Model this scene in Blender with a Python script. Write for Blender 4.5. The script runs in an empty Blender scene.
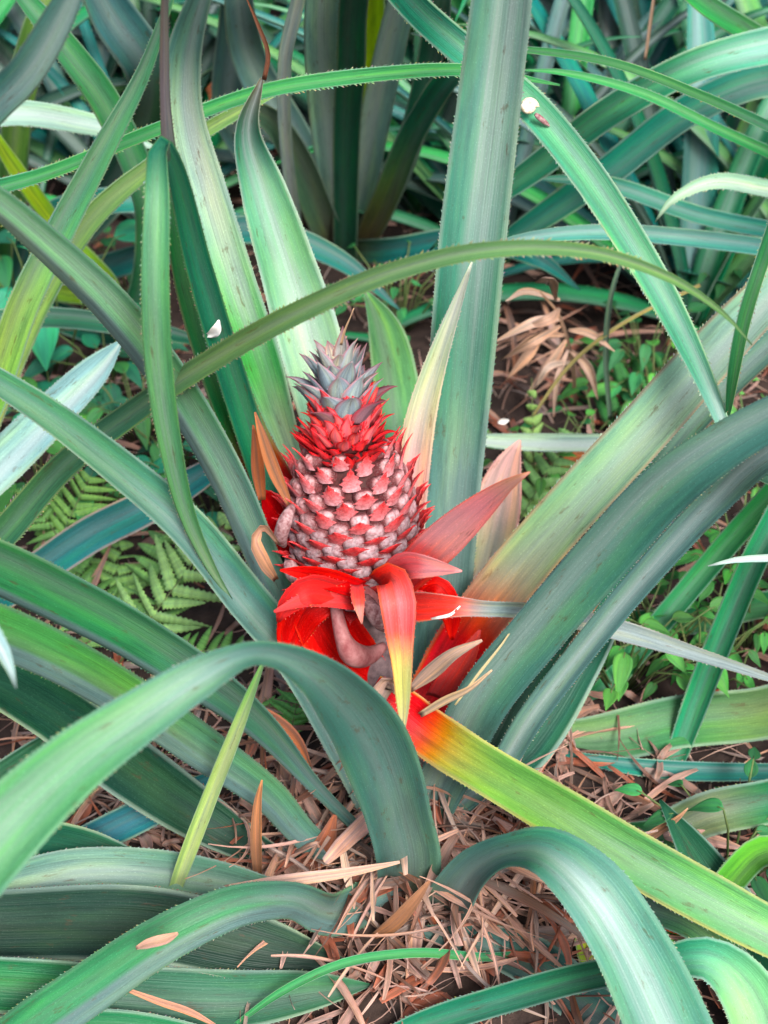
import bpy, math, random
import numpy as np
from mathutils import Vector, Matrix, Quaternion, noise

R = math.radians
random.seed(7)
sc = bpy.context.scene
COL = sc.collection

# ------------------------------------------------------------------ camera
CAM = Vector((0, 0, 0.95)); TH = R(42); F = 512 / math.tan(R(18.25))
cam_d = bpy.data.cameras.new('camera'); cam = bpy.data.objects.new('camera', cam_d); COL.objects.link(cam)
cam.location = CAM; cam.rotation_euler = (R(90) - TH, 0, 0)
cam_d.sensor_fit = 'VERTICAL'; cam_d.sensor_height = 24; cam_d.lens = 12 / math.tan(R(18.25))
cam_d.clip_start = 0.02; cam_d.clip_end = 200
cam_d.dof.use_dof = True; cam_d.dof.focus_distance = 0.99; cam_d.dof.aperture_fstop = 6.3
sc.camera = cam
# ------------------------------------------------------------------ light
w = bpy.data.worlds.new('World'); sc.world = w; w.use_nodes = True
nt = w.node_tree; bg = nt.nodes['Background']
sky = nt.nodes.new('ShaderNodeTexSky'); sky.sky_type = 'NISHITA'; sky.sun_disc = False
SUN_EL, SUN_AZ = R(50), R(158)
sky.sun_elevation = SUN_EL; sky.sun_rotation = SUN_AZ
sky.air_density = 1.0; sky.dust_density = 6.0; sky.ozone_density = 0.6
nt.links.new(sky.outputs[0], bg.inputs[0]); bg.inputs[1].default_value = 0.13
sd = bpy.data.lights.new('sun', 'SUN'); sd.energy = 2.7; sd.angle = R(20); sd.color = (1, 0.975, 0.95)
sun = bpy.data.objects.new('sun', sd); COL.objects.link(sun)
dirv = Vector((math.sin(SUN_AZ) * math.cos(SUN_EL), math.cos(SUN_AZ) * math.cos(SUN_EL), math.sin(SUN_EL)))
sun.rotation_euler = (-dirv).to_track_quat('-Z', 'Y').to_euler()
sc.view_settings.view_transform = 'Standard'; sc.view_settings.look = 'None'
sc.view_settings.exposure = 0.94; sc.view_settings.gamma = 1
sc.cycles.max_bounces = 6; sc.cycles.use_denoising = True

FWD = Vector((0, math.cos(TH), -math.sin(TH))); UP = Vector((0, math.sin(TH), math.cos(TH)))
def P(px, py, Y):
    d = FWD + Vector(((px - 384) / F, 0, 0)) + UP * ((512 - py) / F)
    return CAM + d * (Y / d.y)
def depth(p): return (p - CAM).dot(FWD)
def ground_h(x, y):
    m = 0.055 * math.exp(-((x - 0.02) ** 2 + (y - 0.66) ** 2) / 0.022)
    return m + 0.025 * noise.noise(Vector((x * 2.2, y * 2.2, 0))) + 0.01 * noise.noise(Vector((x * 9, y * 9, 3)))
def G(px, py):
    d = FWD + Vector(((px - 384) / F, 0, 0)) + UP * ((512 - py) / F)
    t = -CAM.z / d.z; p = CAM + d * t
    for _ in range(8):
        t = (ground_h(p.x, p.y) - CAM.z) / d.z; p = CAM + d * t
    return p

# ------------------------------------------------------------------ materials
def new_mat(name):
    m = bpy.data.materials.new(name); m.use_nodes = True
    t = m.node_tree; b = t.nodes['Principled BSDF']
    return m, t, b, t.nodes['Material Output']
def N(t, kind, **kw):
    n = t.nodes.new(kind)
    for k, v in kw.items():
        if k.startswith('i_'):
            n.inputs[int(k[2:]) if k[2:].isdigit() else k[2:]].default_value = v
        else: setattr(n, k, v)
    return n
def mixc(t, a, b, fac, mode='MIX'):
    n = t.nodes.new('ShaderNodeMix'); n.data_type = 'RGBA'; n.blend_type = mode
    for s, v in ((6, a), (7, b), (0, fac)):
        if isinstance(v, (float, int)): n.inputs[s].default_value = v
        elif isinstance(v, tuple): n.inputs[s].default_value = v
        else: t.links.new(v, n.inputs[s])
    return n.outputs[2]
def ramp(t, src, lo, hi, c0=(0, 0, 0, 1), c1=(1, 1, 1, 1)):
    n = t.nodes.new('ShaderNodeValToRGB'); n.color_ramp.elements[0].position = lo; n.color_ramp.elements[1].position = hi
    n.color_ramp.elements[0].color = c0; n.color_ramp.elements[1].color = c1
    t.links.new(src, n.inputs[0]); return n.outputs[0]
def mth(t, op, a, b=None):
    n = t.nodes.new('ShaderNodeMath'); n.operation = op
    for i, v in enumerate((a, b)):
        if v is None: continue
        if isinstance(v, (float, int)): n.inputs[i].default_value = v
        else: t.links.new(v, n.inputs[i])
    return n.outputs[0]

def leaf_material(name, rough=0.36, trans=0.10, stripe=0.5, dust=0.54, fx=26, spots=1.0, spec=0.14, bloomc=(0.52, 0.62, 0.63, 1), trc=(1.3, 1.5, 0.5, 1), fleck=0.16):
    m, t, b, out = new_mat(name); L = t.links.new
    at = N(t, 'ShaderNodeAttribute', attribute_name='Col'); col = at.outputs['Color']; al = at.outputs['Alpha']
    uv = N(t, 'ShaderNodeUVMap', uv_map='UVMap'); oi = N(t, 'ShaderNodeObjectInfo')
    sep = N(t, 'ShaderNodeSeparateXYZ'); L(uv.outputs[0], sep.inputs[0])
    off = mth(t, 'MULTIPLY', oi.outputs['Random'], 37.0)
    def nz(sx, sy, det=3, rg=0.6, add=0.0):
        c = N(t, 'ShaderNodeCombineXYZ')
        L(mth(t, 'MULTIPLY', sep.outputs[0], sx), c.inputs[0]); L(mth(t, 'MULTIPLY', sep.outputs[1], sy), c.inputs[1])
        L(mth(t, 'ADD', off, add), c.inputs[2])
        n = N(t, 'ShaderNodeTexNoise', i_Scale=1.0, i_Detail=det, i_Roughness=rg); L(c.outputs[0], n.inputs['Vector'])
        return n.outputs[0]
    st = mth(t, 'ADD', mth(t, 'MULTIPLY', nz(fx * .3, 3.0, 3), .72), mth(t, 'MULTIPLY', nz(fx * 2.0, 7.0, 2, .5, 3.0), .28))                       # long streaks
    big = nz(3.0, 9.0, 4, 0.6, 5.0)        # patches
    fine = nz(70, 700, 2, 0.6, 9.0)
    c1 = mixc(t, col, (0.35, 0.42, 0.4, 1), ramp(t, st, 0.42, 0.62), 'MULTIPLY')
    c = mixc(t, col, c1, stripe)
    c = mixc(t, c, (1.35, 1.2, 0.85, 1), ramp(t, big, 0.45, 0.7), 'MULTIPLY')
    c = mixc(t, c, (0.55, 0.6, 0.62, 1), ramp(t, nz(6, 14, 6, 0.7, 23.0), 0.5, 0.72), 'MULTIPLY')
    hs = N(t, 'ShaderNodeHueSaturation'); L(c, hs.inputs['Color'])
    hs.inputs['Saturation'].default_value = 1.12
    L(mth(t, 'ADD', mth(t, 'MULTIPLY', big, 0.6), 0.68), hs.inputs['Value']); c = hs.outputs[0]
    # waxy bloom streaks, amount from Col alpha
    bl = mth(t, 'MULTIPLY', al, mth(t, 'ADD', mth(t, 'MULTIPLY', ramp(t, st, 0.38, 0.62), 0.55), 0.45))
    bl = mth(t, 'MULTIPLY', bl, dust)
    c = mixc(t, c, bloomc, bl)
    # fine pale flecks and dark scuffs
    c = mixc(t, c, mixc(t, mixc(t, c, (1.9, 1.9, 1.9, 1), 1.0, 'MULTIPLY'), (.04, .04, .04, 1), 1.0, 'ADD'), mth(t, 'MULTIPLY', ramp(t, fine, 0.60, 0.74), fleck * 3))
    sc_ = nz(7, 42, 6, 0.72, 17.0)
    c = mixc(t, c, mixc(t, mixc(t, c, (.45, .35, .3, 1), 1.0, 'MULTIPLY'), (.035, .02, .012, 1), 1.0, 'ADD'), mth(t, 'MULTIPLY', ramp(t, sc_, 0.60, 0.67), 0.75 * spots))
    L(c, b.inputs['Base Color'])
    b.inputs['Specular IOR Level'].default_value = spec
    L(mth(t, 'ADD', mth(t, 'MULTIPLY', big, 0.3), rough - 0.12), b.inputs['Roughness'])
    bp = N(t, 'ShaderNodeBump', i_Strength=0.5, i_Distance=0.0010)
    hh = mth(t, 'ADD', nz(45, 3.0, 2, 0.5, 2.0), mth(t, 'MULTIPLY', nz(5, 40, 3, 0.6, 8.0), 0.8))
    L(hh, bp.inputs['Height']); L(bp.outputs[0], b.inputs['Normal'])
    if trans > 0:
        tr = N(t, 'ShaderNodeBsdfTranslucent'); L(mixc(t, c, trc, 0.7, 'MULTIPLY'), tr.inputs[0])
        ms = N(t, 'ShaderNodeMixShader'); ms.inputs[0].default_value = trans
        L(b.outputs[0], ms.inputs[1]); L(tr.outputs[0], ms.inputs[2]); L(ms.outputs[0], out.inputs[0])
    return m
M_leaf = leaf_material('pineapple_leaf', rough=0.42)
M_bract = leaf_material('red_bract', rough=0.40, trans=0.18, stripe=0.45, dust=0.7, fx=22, spots=1.0, bloomc=(.55, .26, .29, 1), trc=(1.2, .4, .4, 1), fleck=.22)
M_small = leaf_material('small_leaf', rough=0.5, trans=0.25, stripe=0.2, dust=0.3, fx=6, spots=0.5, spec=0.35)
M_dry = leaf_material('dry_leaf', rough=0.75, trans=0.1, stripe=0.75, dust=0.5, fx=12, spots=0.8, spec=0.2)

def simple_noise_mat(name, c0, c1, scale, rough=0.8, bump=0.3, dist=0.002, attr=False, det=8):
    m, t, b, out = new_mat(name); L = t.links.new
    tc = N(t, 'ShaderNodeTexCoord'); n = N(t, 'ShaderNodeTexNoise', i_Scale=scale, i_Detail=det, i_Roughness=0.65); L(tc.outputs['Object'], n.inputs['Vector'])
    if attr:
        at = N(t, 'ShaderNodeAttribute', attribute_name='Col')
        c = mixc(t, at.outputs['Color'], mixc(t, at.outputs['Color'], c0, 1.0, 'MULTIPLY'), ramp(t, n.outputs[0], 0.42, 0.62))
        n2 = N(t, 'ShaderNodeTexNoise', i_Scale=scale * 4, i_Detail=4); L(tc.outputs['Object'], n2.inputs['Vector'])
        c = mixc(t, c, c1, mth(t, 'MULTIPLY', ramp(t, n2.outputs[0], 0.55, 0.75), 0.45))
    else:
        c = mixc(t, c0, c1, ramp(t, n.outputs[0], 0.35, 0.65))
    L(c, b.inputs['Base Color']); b.inputs['Roughness'].default_value = rough
    b.inputs['Specular IOR Level'].default_value = 0.3
    bp = N(t, 'ShaderNodeBump', i_Strength=bump, i_Distance=dist); L(n.outputs[0], bp.inputs['Height']); L(bp.outputs[0], b.inputs['Normal'])
    return m
M_fruit = simple_noise_mat('fruit_skin', (0.62, 0.42, 0.42, 1), (0.7, 0.62, 0.62, 1), 420, 0.55, 0.5, 0.0008, attr=True)
M_soil = simple_noise_mat('soil', (0.014, 0.009, 0.008, 1), (0.05, 0.032, 0.026, 1), 35, 0.95, 0.8, 0.01)
M_stalk = simple_noise_mat('stalk_skin', (0.06, 0.04, 0.045, 1), (0.17, 0.115, 0.12, 1), 120, 0.6, 0.5, 0.001)
M_stem = simple_noise_mat('thin_stem', (0.05, 0.12, 0.03, 1), (0.12, 0.14, 0.05, 1), 60, 0.6)
M_core = simple_noise_mat('fruit_core', (0.03, 0.008, 0.008, 1), (0.08, 0.015, 0.015, 1), 200, 0.7)
M_shell = simple_noise_mat('snail_shell', (0.42, 0.34, 0.2, 1), (0.8, 0.74, 0.6, 1), 420, 0.35)
M_white = simple_noise_mat('white_petal', (0.7, 0.72, 0.7, 1), (0.85, 0.85, 0.82, 1), 90, 0.6)
M_bud = simple_noise_mat('slip_skin', (0.20, 0.05, 0.055, 1), (0.34, 0.15, 0.15, 1), 140, 0.5)
M_silver = simple_noise_mat('scaly_bud', (0.14, 0.04, 0.045, 1), (0.36, 0.24, 0.25, 1), 320, 0.6)

# ------------------------------------------------------------------ objects
def finish(name, verts, faces, mat, parent=None, cols=None, uvs=None, smooth=True, loc=None):
    me = bpy.data.meshes.new(name); me.from_pydata(verts, [], faces); me.update()
    if cols is not None:
        a = me.color_attributes.new('Col', 'FLOAT_COLOR', 'POINT')
        a.data.foreach_set('color', np.array(cols, dtype=np.float32).ravel())
    if uvs is not None:
        u = me.uv_layers.new(name='UVMap'); li = np.empty(len(me.loops), dtype=np.int32)
        me.loops.foreach_get('vertex_index', li)
        u.data.foreach_set('uv', np.array(uvs, dtype=np.float32)[li].ravel())
    if smooth: me.polygons.foreach_set('use_smooth', [True] * len(me.polygons))
    me.materials.append(mat)
    o = bpy.data.objects.new(name, me); COL.objects.link(o)
    if parent is not None: attach(o, parent)
    if loc is not None: o.location = loc
    return o
def attach(o, parent):
    o.parent = parent
    if parent.parent is None: o.matrix_parent_inverse = parent.matrix_basis.inverted()   # parts keep an identity world matrix
def thing(name, label, cat, loc, group=None):
    o = bpy.data.objects.new(name, None); COL.objects.link(o); o.location = loc; o.empty_display_size = 0.05
    return tag(o, label, cat, group)
def tag(o, label, cat, group=None):
    o['label'] = label; o['category'] = cat
    if group: o['group'] = group
    return o

def spline(pts, vals, n):
    """centripetal-ish Catmull-Rom through points; vals: array rows interpolated alike"""
    A = np.array([list(p) + list(v) for p, v in zip(pts, vals)], float)
    A = np.vstack([2 * A[0] - A[1], A, 2 * A[-1] - A[-2]])
    out = []; m = len(A) - 3
    seg = [np.linalg.norm(A[i + 2, :3] - A[i + 1, :3]) for i in range(m)]
    tot = sum(seg)
    for k in range(n + 1):
        s = k / n * tot; i = 0
        while i < m - 1 and s > seg[i]: s -= seg[i]; i += 1
        u = min(1, s / max(seg[i], 1e-9))
        p0, p1, p2, p3 = A[i:i + 4]
        d1 = np.linalg.norm(p1[:3] - p0[:3]) + 1e-9; d2 = seg[i] + 1e-9; d3 = np.linalg.norm(p3[:3] - p2[:3]) + 1e-9
        m1 = ((p1 - p0) / d1 + (p2 - p1) / d2) * 0.5 * d2; m2 = ((p2 - p1) / d2 + (p3 - p2) / d3) * 0.5 * d2
        h = (2*u**3 - 3*u*u + 1) * p1 + (u**3 - 2*u*u + u) * m1 + (-2*u**3 + 3*u*u) * p2 + (u**3 - u*u) * m2
        out.append(h)
    return np.array(out), tot

def ribbon(C, S, Nn, H, cols, chan=0.25, thick=0.0011, nx=8, spine=0.0, sp_step=0.005, under=None, edge=None,
           edge_w=0.9, wave=0.0, fold=0.0, seed=0, sp_col=(0.5, 0.42, 0.36, 0), cband=False, band=None):
    """closed thick ribbon. C,S,Nn: lists of Vectors; H half widths; cols rgba per ring."""
    rnd = random.Random(seed); n = len(C); V = []; Fc = []; K = []; U = []
    us = [-1 + 2 * i / nx for i in range(nx + 1)]
    ln = 0; arc = [0]
    for i in range(1, n): ln += (C[i] - C[i-1]).length; arc.append(ln)
    ph = rnd.random() * 6; bc = rnd.uniform(-.35, .35); bw = rnd.uniform(.28, .6)
    for side in (0, 1):
        for i in range(n):
            for u in us:
                h = H[i]; au = abs(u)
                prof = chan * (.55 * au ** 1.15 + .45 * au ** 3) * h - chan * 0.35 * h
                if fold: prof = prof + fold * au * h - fold * .4 * h
                wv = wave * h * math.sin(arc[i] * 38 + ph + (1.3 if u > 0 else 0)) * au ** 2
                wid = u * h * (1 - 0.10 * chan * au - 0.12 * fold)
                th = thick * (0.25 + 0.75 * (1 - au ** 2)) * min(1, 0.2 + h / 0.008)
                bt = 0 if band is None else max(0, (u - band[0]) if band[0] > 0 else (band[0] - u))
                prof -= 1.1 * bt * h; wid *= (1 - .25 * bt)
                p = C[i] + S[i] * wid + Nn[i] * (prof + wv + (th / 2 if side == 0 else -th / 2))
                V.append(p)
                c = cols[i]
                if cband:
                    q = math.exp(-((u - bc) / bw) ** 2) ; kk = .90 if u * bc > 0 else 1.06; c = (c[0] * kk * (.9 + .2 * q), c[1] * kk, c[2] * kk, min(1, c[3] * (.16 + 1.2 * q)))
                if bt > 0.0: c = tuple(band[1]) + (.15,)
                if side == 1 and under is not None: c = tuple(c[k] * 0.35 + under[k] * 0.65 for k in range(3)) + (c[3],)
                if edge is not None and au > edge_w:
                    e = 0.75; c = tuple(c[k] * (1 - e) + edge[k] * e for k in range(3)) + (c[3] * 0.3,)
                K.append(c); U.append(((u + 1) / 2, arc[i]))
    W = nx + 1; B = n * W
    for i in range(n - 1):
        for j in range(nx):
            a = i * W + j
            Fc.append((a, a + 1, a + 1 + W, a + W)); Fc.append((B + a, B + a + W, B + a + 1 + W, B + a + 1))
        a = i * W; Fc.append((a, a + W, B + a + W, B + a)); a = i * W + nx; Fc.append((a, B + a, B + a + W, a + W))
    for j in range(nx):
        Fc.append((j, B + j, B + j + 1, j + 1)); a = (n - 1) * W + j; Fc.append((a, a + 1, B + a + 1, B + a))
    if spine > 0:
        nxt = {-1: rnd.random() * sp_step, 1: rnd.random() * sp_step}
        for sgn, j in ((-1, 0), (1, nx)):
            i = 0; s = nxt[sgn]
            while s < ln - 0.002:
                while i < n - 2 and arc[i + 1] < s: i += 1
                f = (s - arc[i]) / max(arc[i + 1] - arc[i], 1e-9)
                pa = V[i * W + j].lerp(V[(i + 1) * W + j], f); T = (C[i + 1] - C[i]).normalized()
                hh = H[i] * (1 - f) + H[i + 1] * f
                if hh > 0.003 and rnd.random() > .1:
                    sz = spine * (0.45 + 0.85 * rnd.random())
                    k = len(V); V += [pa - T * sz * 0.9, pa + T * sz * 0.5, pa + S[i] * (sgn * sz) + T * sz * rnd.uniform(.4, 1.5) + Nn[i] * sz * rnd.uniform(-.1, .7)]
                    K += [cols[i], cols[i], tuple(q * (.4 + .8 * rnd.random()) for q in sp_col)]; U += [(0.02, s)] * 3; Fc.append((k, k + 1, k + 2))
                s += sp_step * (0.75 + 0.5 * rnd.random())
    return [tuple(v) for v in V], Fc, K, U

# leaf colours (linear): base tint + bloom
G1 = (0.012, 0.110, 0.062); G2 = (0.016, 0.175, 0.075); TEAL = (0.010, 0.15, 0.14); GREY = (0.10, 0.20, 0.18)
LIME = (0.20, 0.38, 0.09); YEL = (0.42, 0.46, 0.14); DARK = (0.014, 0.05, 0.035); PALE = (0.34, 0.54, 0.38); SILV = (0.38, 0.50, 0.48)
BGRN = (0.05, 0.27, 0.09); RED = (0.50, 0.014, 0.020); PINK = (0.74, 0.28, 0.31); OLIVE = (0.10, 0.15, 0.06); SLATE = (0.07, 0.15, 0.15)
UNDER = (0.22, 0.32, 0.30)
cnt = [0]
def leaf(plant, pts, col=G1, bloom=0.25, roll=0.0, chan=0.26, spine=0.0008, flip=False, n=None, mat=None, name='leaf', label=None,
         edge=None, wave=0.0, fold=0.0, under=UNDER, thick=0.0013, step=0.0028, band=None, nx=12):
    """pts: (px, py, Y, width_px[, roll[, colour[, bloom]]])"""
    cnt[0] += 1; rnd = random.Random(cnt[0] * 13 + 5)
    if edge is None and mat is None: edge = (.26, .36, .32)
    P3 = []; vals = []
    lastc = col; lastb = bloom; lastr = roll; ks = .95 if mat is M_bract else 1
    for p in pts:
        q = P(p[0], p[1], p[2])
        g = ground_h(q.x, q.y) + 0.004
        if q.z < g: q = Vector((q.x, q.y, g))
        P3.append(q)
        r = p[4] if len(p) > 4 and p[4] is not None else lastr; lastr = r
        c = p[5] if len(p) > 5 and p[5] is not None else lastc; lastc = c
        b = p[6] if len(p) > 6 and p[6] is not None else lastb; lastb = b
        wpx = p[3] * depth(q) / F / 2
        vals.append((wpx, R(r)) + tuple(c) + (b,))
    L = sum((P3[i+1] - P3[i]).length for i in range(len(P3) - 1))
    n = n or max(14, int(L / 0.009))
    A, tot = spline(P3, vals, n)
    C = [Vector(a[:3]) for a in A]; S = []; Nn = []; H = []; cols = []
    prevS = None
    for i in range(len(C)):
        T = (C[min(i + 1, n)] - C[max(i - 1, 0)]).normalized()
        Vd = (CAM - C[i]).normalized()
        s = T.cross(Vd)
        if s.length < 1e-4: s = prevS
        s = s.normalized()
        s = Quaternion(T, A[i, 4]) @ s
        S.append(s); Nn.append(s.cross(T).normalized() * (-1 if flip else 1)); prevS = s
        cr = max(0.3, math.cos(A[i, 4])); H.append(max(0.0004, A[i, 3] / cr))
        cols.append(tuple(np.clip(A[i, 5:8], 0, 1)) + (float(np.clip(A[i, 8], 0, 1)),))
    k = 1 + rnd.uniform(-0.12, 0.12)
    k *= ks; cols = [(c[0] * k, c[1] * k * (.6 if ks < 1 and c[0] > 3.2 * c[1] else 1), c[2] * k * (.6 if ks < 1 and c[0] > 3.2 * c[1] else 1), c[3]) for c in cols]
    V, Fc, K, U = ribbon(C, S, Nn, H, cols, chan=chan, thick=thick, nx=nx, spine=spine, sp_step=step, under=under, edge=edge,
                         wave=wave, fold=fold, seed=cnt[0], cband=(mat is None), band=band)
    o = finish(name, V, Fc, mat or M_leaf, plant, K, U)
    if label: o['label'] = label
    return o

def free_leaf(parent, base, az, elev, length, width, droop, col, bloom=0.2, bend=0.0, name='leaf', mat=None, spine=0.0016, n=22, chan=0.45,
              twist=0.0, tipcol=None, minz=True, thick=0.0013, step=0.006, nx=6, clear=False):
    """arching leaf grown from a base point"""
    cnt[0] += 1
    C = [Vector(base)]; e = elev; a = az; ds = length / n
    for i in range(n):
        f = i / n
        d = Vector((math.sin(a) * math.cos(e), math.cos(a) * math.cos(e), math.sin(e)))
        q = C[-1] + d * ds
        if minz:
            g = ground_h(q.x, q.y) + 0.006 + 0.01 * random.random()
            if q.z < g: q.z = g; e = max(e, -0.05)
        C.append(q); e -= droop / n * (0.4 + 1.3 * f); a += bend / n
    S = []; Nn = []; H = []; cols = []
    for i in range(len(C)):
        T = (C[min(i + 1, n)] - C[max(i - 1, 0)]).normalized(); f = i / n
        s = T.cross(Vector((0, 0, 1)))
        s = s.normalized() if s.length > 1e-3 else (S[-1] if S else Vector((1, 0, 0)))
        s = Quaternion(T, twist * f) @ s
        S.append(s); Nn.append(s.cross(T).normalized())
        H.append(max(0.0005, width / 2 * min(1, 0.75 + f) * (1 - f ** 2.6) ** 0.8))
        c = col if tipcol is None else tuple(col[k] * (1 - f) + tipcol[k] * f for k in range(3))
        cols.append(tuple(c) + (bloom,))
    V, Fc, K, U = ribbon(C, S, Nn, H, cols, chan=chan, thick=thick, nx=nx, spine=spine, sp_step=step, under=UNDER, seed=cnt[0], cband=True)
    return finish(name, V, Fc, mat or M_leaf, parent, K, U)

# ------------------------------------------------------------------ ground
def build_ground():
    V = []; Fc = []
    xs = sorted(set([round(-2 + 0.04 * i, 3) for i in range(101)] + [-30, -15, -8, -5, -3, 3, 5, 8, 15, 30]))
    ys = sorted(set([round(-0.6 + 0.04 * i, 3) for i in range(110)] + [-30, -15, -8, -4, -2, 5, 7, 10, 18, 40]))
    for y in ys:
        for x in xs: V.append((x, y, ground_h(x, y)))
    W = len(xs)
    for j in range(len(ys) - 1):
        for i in range(W - 1): a = j * W + i; Fc.append((a, a + 1, a + 1 + W, a + W))
    o = finish('ground', V, Fc, M_soil); o['kind'] = 'structure'
build_ground()

# ------------------------------------------------------------------ main plant
base = Vector((0.01, 0.665, ground_h(0.01, 0.665) - 0.01))
MP = thing('pineapple_plant', 'large pineapple plant bearing the red fruit, its grey-green leaves arching out to all sides', 'plant', base, 'pineapple plants')

# tall upright leaf
leaf(MP, [(425, 800, .70, 40, 0, GREY, .2), (432, 680, .77, 54, 8), (440, 600, .80, 60, 10), (450, 480, .83, 62, 12), (460, 360, .85, 68, 12, (.045, .19, .13), .25),
          (472, 230, .85, 70, 10, (.05, .22, .15), .7), (488, 100, .84, 67, 8, (.08, .25, .19), 1), (503, -20, .82, 62, 5), (512, -140, .80, 48), (505, -240, .76, 20), (500, -280, .74, 3)],
     chan=.34, fold=.10, edge=(.30, .40, .36), spine=.0010)
# pale striped leaf, left of the crown
leaf(MP, [(330, 560, .80, 30, 0, PALE, .2), (284, 445, .86, 36), (255, 365, .87, 58, -8, (.07, .34, .10), .25), (228, 285, .87, 60, -6, (.24, .56, .28), 1), (200, 190, .86, 56, -4, (.48, .70, .58), 1),
          (182, 110, .84, 44, 0, (.42, .64, .56), 1), (184, 55, .82, 37, 0, (.16, .34, .30), .6), (205, -15, .78, 20), (225, -60, .75, 2)], chan=.35, edge=(.35, .45, .42))
leaf(MP, [(350, 560, .82, 30, 0, PALE, .2), (330, 430, .88, 55), (308, 340, .90, 68, 6, (.27, .46, .31), .9), (284, 260, .91, 60, 8, (.14, .36, .19), .8), (262, 190, .91, 50, 8, (.14, .38, .24), .7), (247, 130, .90, 28, 8, G1),
          (262, 78, .89, 4, 0, (.15, .12, .08))], chan=.4, fold=.15, edge=(.4, .48, .46))
# dark green leaf with red base
leaf(MP, [(330, 620, .76, 50, 0, RED, .0), (296, 535, .79, 52, 8, RED, .1), (268, 482, .81, 50, 10, RED, .1), (247, 440, .82, 46, 10, (.10, .14, .04), 0), (218, 365, .83, 44, 12, (.03, .14, .05), .05), (192, 285, .83, 38, 12),
          (174, 205, .82, 24, 20), (165, 120, .80, 12, 40, (.2, .18, .2)), (163, 30, .77, 9, 50), (166, -60, .73, 4)], chan=.35, edge=(.12, .12, .08), under=(.25, .22, .25))
# drooping ribbon-like leaf in front on the left
leaf(MP, [(320, 640, .75, 28, 0, G1, .1), (262, 470, .80, 30), (200, 270, .79, 28), (172, 165, .75, 20, 30), (160, 150, .725, 18, 50), (158, 200, .70, 26, 20, (.06, .2, .10), .25), (156, 280, .685, 29, 12), (159, 360, .685, 29, 12, (.06, .19, .085)),
          (170, 440, .69, 24, 12), (188, 515, .70, 17, 15), (214, 572, .71, 9, 20, (.12, .24, .12)), (232, 600, .715, 2)], chan=.35, edge=(.08, .16, .08))
# long diagonal leaf from the upper left
leaf(MP, [(365, 800, .67, 30, 0, GREY, .3), (300, 650, .735, 34), (262, 560, .75, 38, 0, (.06, .16, .12), .3), (225, 478, .75, 46, -12), (170, 385, .74, 50, -14, (.07, .21, .09), .15), (110, 308, .72, 50, -14, (.08, .26, .12), .4), (45, 245, .70, 42, -10), (-15, 195, .68, 34), (-90, 150, .66, 14), (-130, 130, .65, 2)],
     chan=.25, fold=.12, band=(-.3, (.11, .19, .19)), edge=(.2, .28, .26))
leaf(MP, [(385, 860, .655, 40, 0, GREY, .25), (352, 755, .69, 44), (300, 665, .72, 44, 8, (.07, .19, .16), .35), (245, 598, .72, 44, 10, (.055, .18, .15), .4), (185, 525, .71, 42, 10), (115, 465, .70, 38, 10, (.05, .17, .10), .25), (45, 412, .69, 32, 10), (-25, 368, .68, 24), (-110, 320, .66, 4)], chan=.36)
# left broad leaves
leaf(MP, [(372, 880, .64, 12, 0, SLATE, .2), (318, 790, .65, 16), (262, 728, .66, 34, -8, (.05, .14, .09), .15), (200, 680, .655, 50, -12), (130, 635, .645, 56, -14, (.03, .15, .06), .15), (60, 598, .63, 60, -14), (-20, 560, .61, 60, -14), (-120, 520, .59, 34), (-180, 500, .58, 4)], chan=.3, fold=.1, band=(-.6, (.075, .15, .145)), edge=(.12, .2, .17))
leaf(MP, [(365, 895, .635, 24, 0, SLATE, .2), (322, 848, .63, 30), (266, 795, .63, 38, 8, (.06, .15, .1), .1), (200, 748, .625, 46, 10), (130, 700, .615, 48, 10, (.08, .21, .06), .08), (60, 660, .60, 52, 10, (.06, .2, .06)), (-20, 625, .58, 54, 10), (-120, 590, .56, 30), (-170, 570, .55, 3)], chan=.3, fold=.1, band=(-.3, (.075, .15, .145)), edge=(.1, .15, .12))
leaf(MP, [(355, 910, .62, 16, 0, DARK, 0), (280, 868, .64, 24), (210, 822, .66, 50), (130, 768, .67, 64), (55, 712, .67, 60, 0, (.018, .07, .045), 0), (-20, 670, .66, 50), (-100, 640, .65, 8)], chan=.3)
# foreground arching leaf, blurred at lower left
leaf(MP, [(400, 925, .605, 44, 5, (.05, .06, .045), .05), (407, 880, .603, 58, 5, (.045, .085, .07), .15), (397, 812, .595, 68, 3, (.035, .10, .085), .2), (372, 742, .58, 76, 0, (.03, .11, .09), .2), (338, 696, .553, 62, 0), (302, 667, .525, 40, 4, (.04, .14, .11), .3), (270, 655, .505, 27, 10), (243, 656, .49, 26, 14),
          (200, 678, .468, 42, 14, (.08, .20, .14), .5), (142, 716, .445, 55, 12, (.08, .22, .12), .4), (75, 764, .42, 68, 10, (.06, .21, .09), .3), (0, 836, .39, 82, 8), (-80, 930, .36, 84, 5), (-160, 1030, .32, 60), (-200, 1080, .30, 5)],
     chan=.38, edge=(.10, .2, .17))
# lower left arching leaf
leaf(MP, [(405, 935, .61, 30, 0, (.07, .06, .045), .05), (378, 938, .60, 44, 5, SLATE, .1), (338, 916, .58, 46, 6, (.05, .10, .09), .2), (290, 902, .56, 40, 8, (.04, .12, .09), .25), (235, 908, .54, 44, 12, (.03, .15, .07), .15), (165, 940, .52, 50, 12, (.03, .17, .07), .1), (90, 990, .50, 56, 10), (20, 1040, .48, 58), (-90, 1130, .45, 30), (-120, 1160, .44, 3)],
     chan=.3, fold=.1, band=(-.25, (.075, .15, .145)), edge=(.1, .2, .14))
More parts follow.
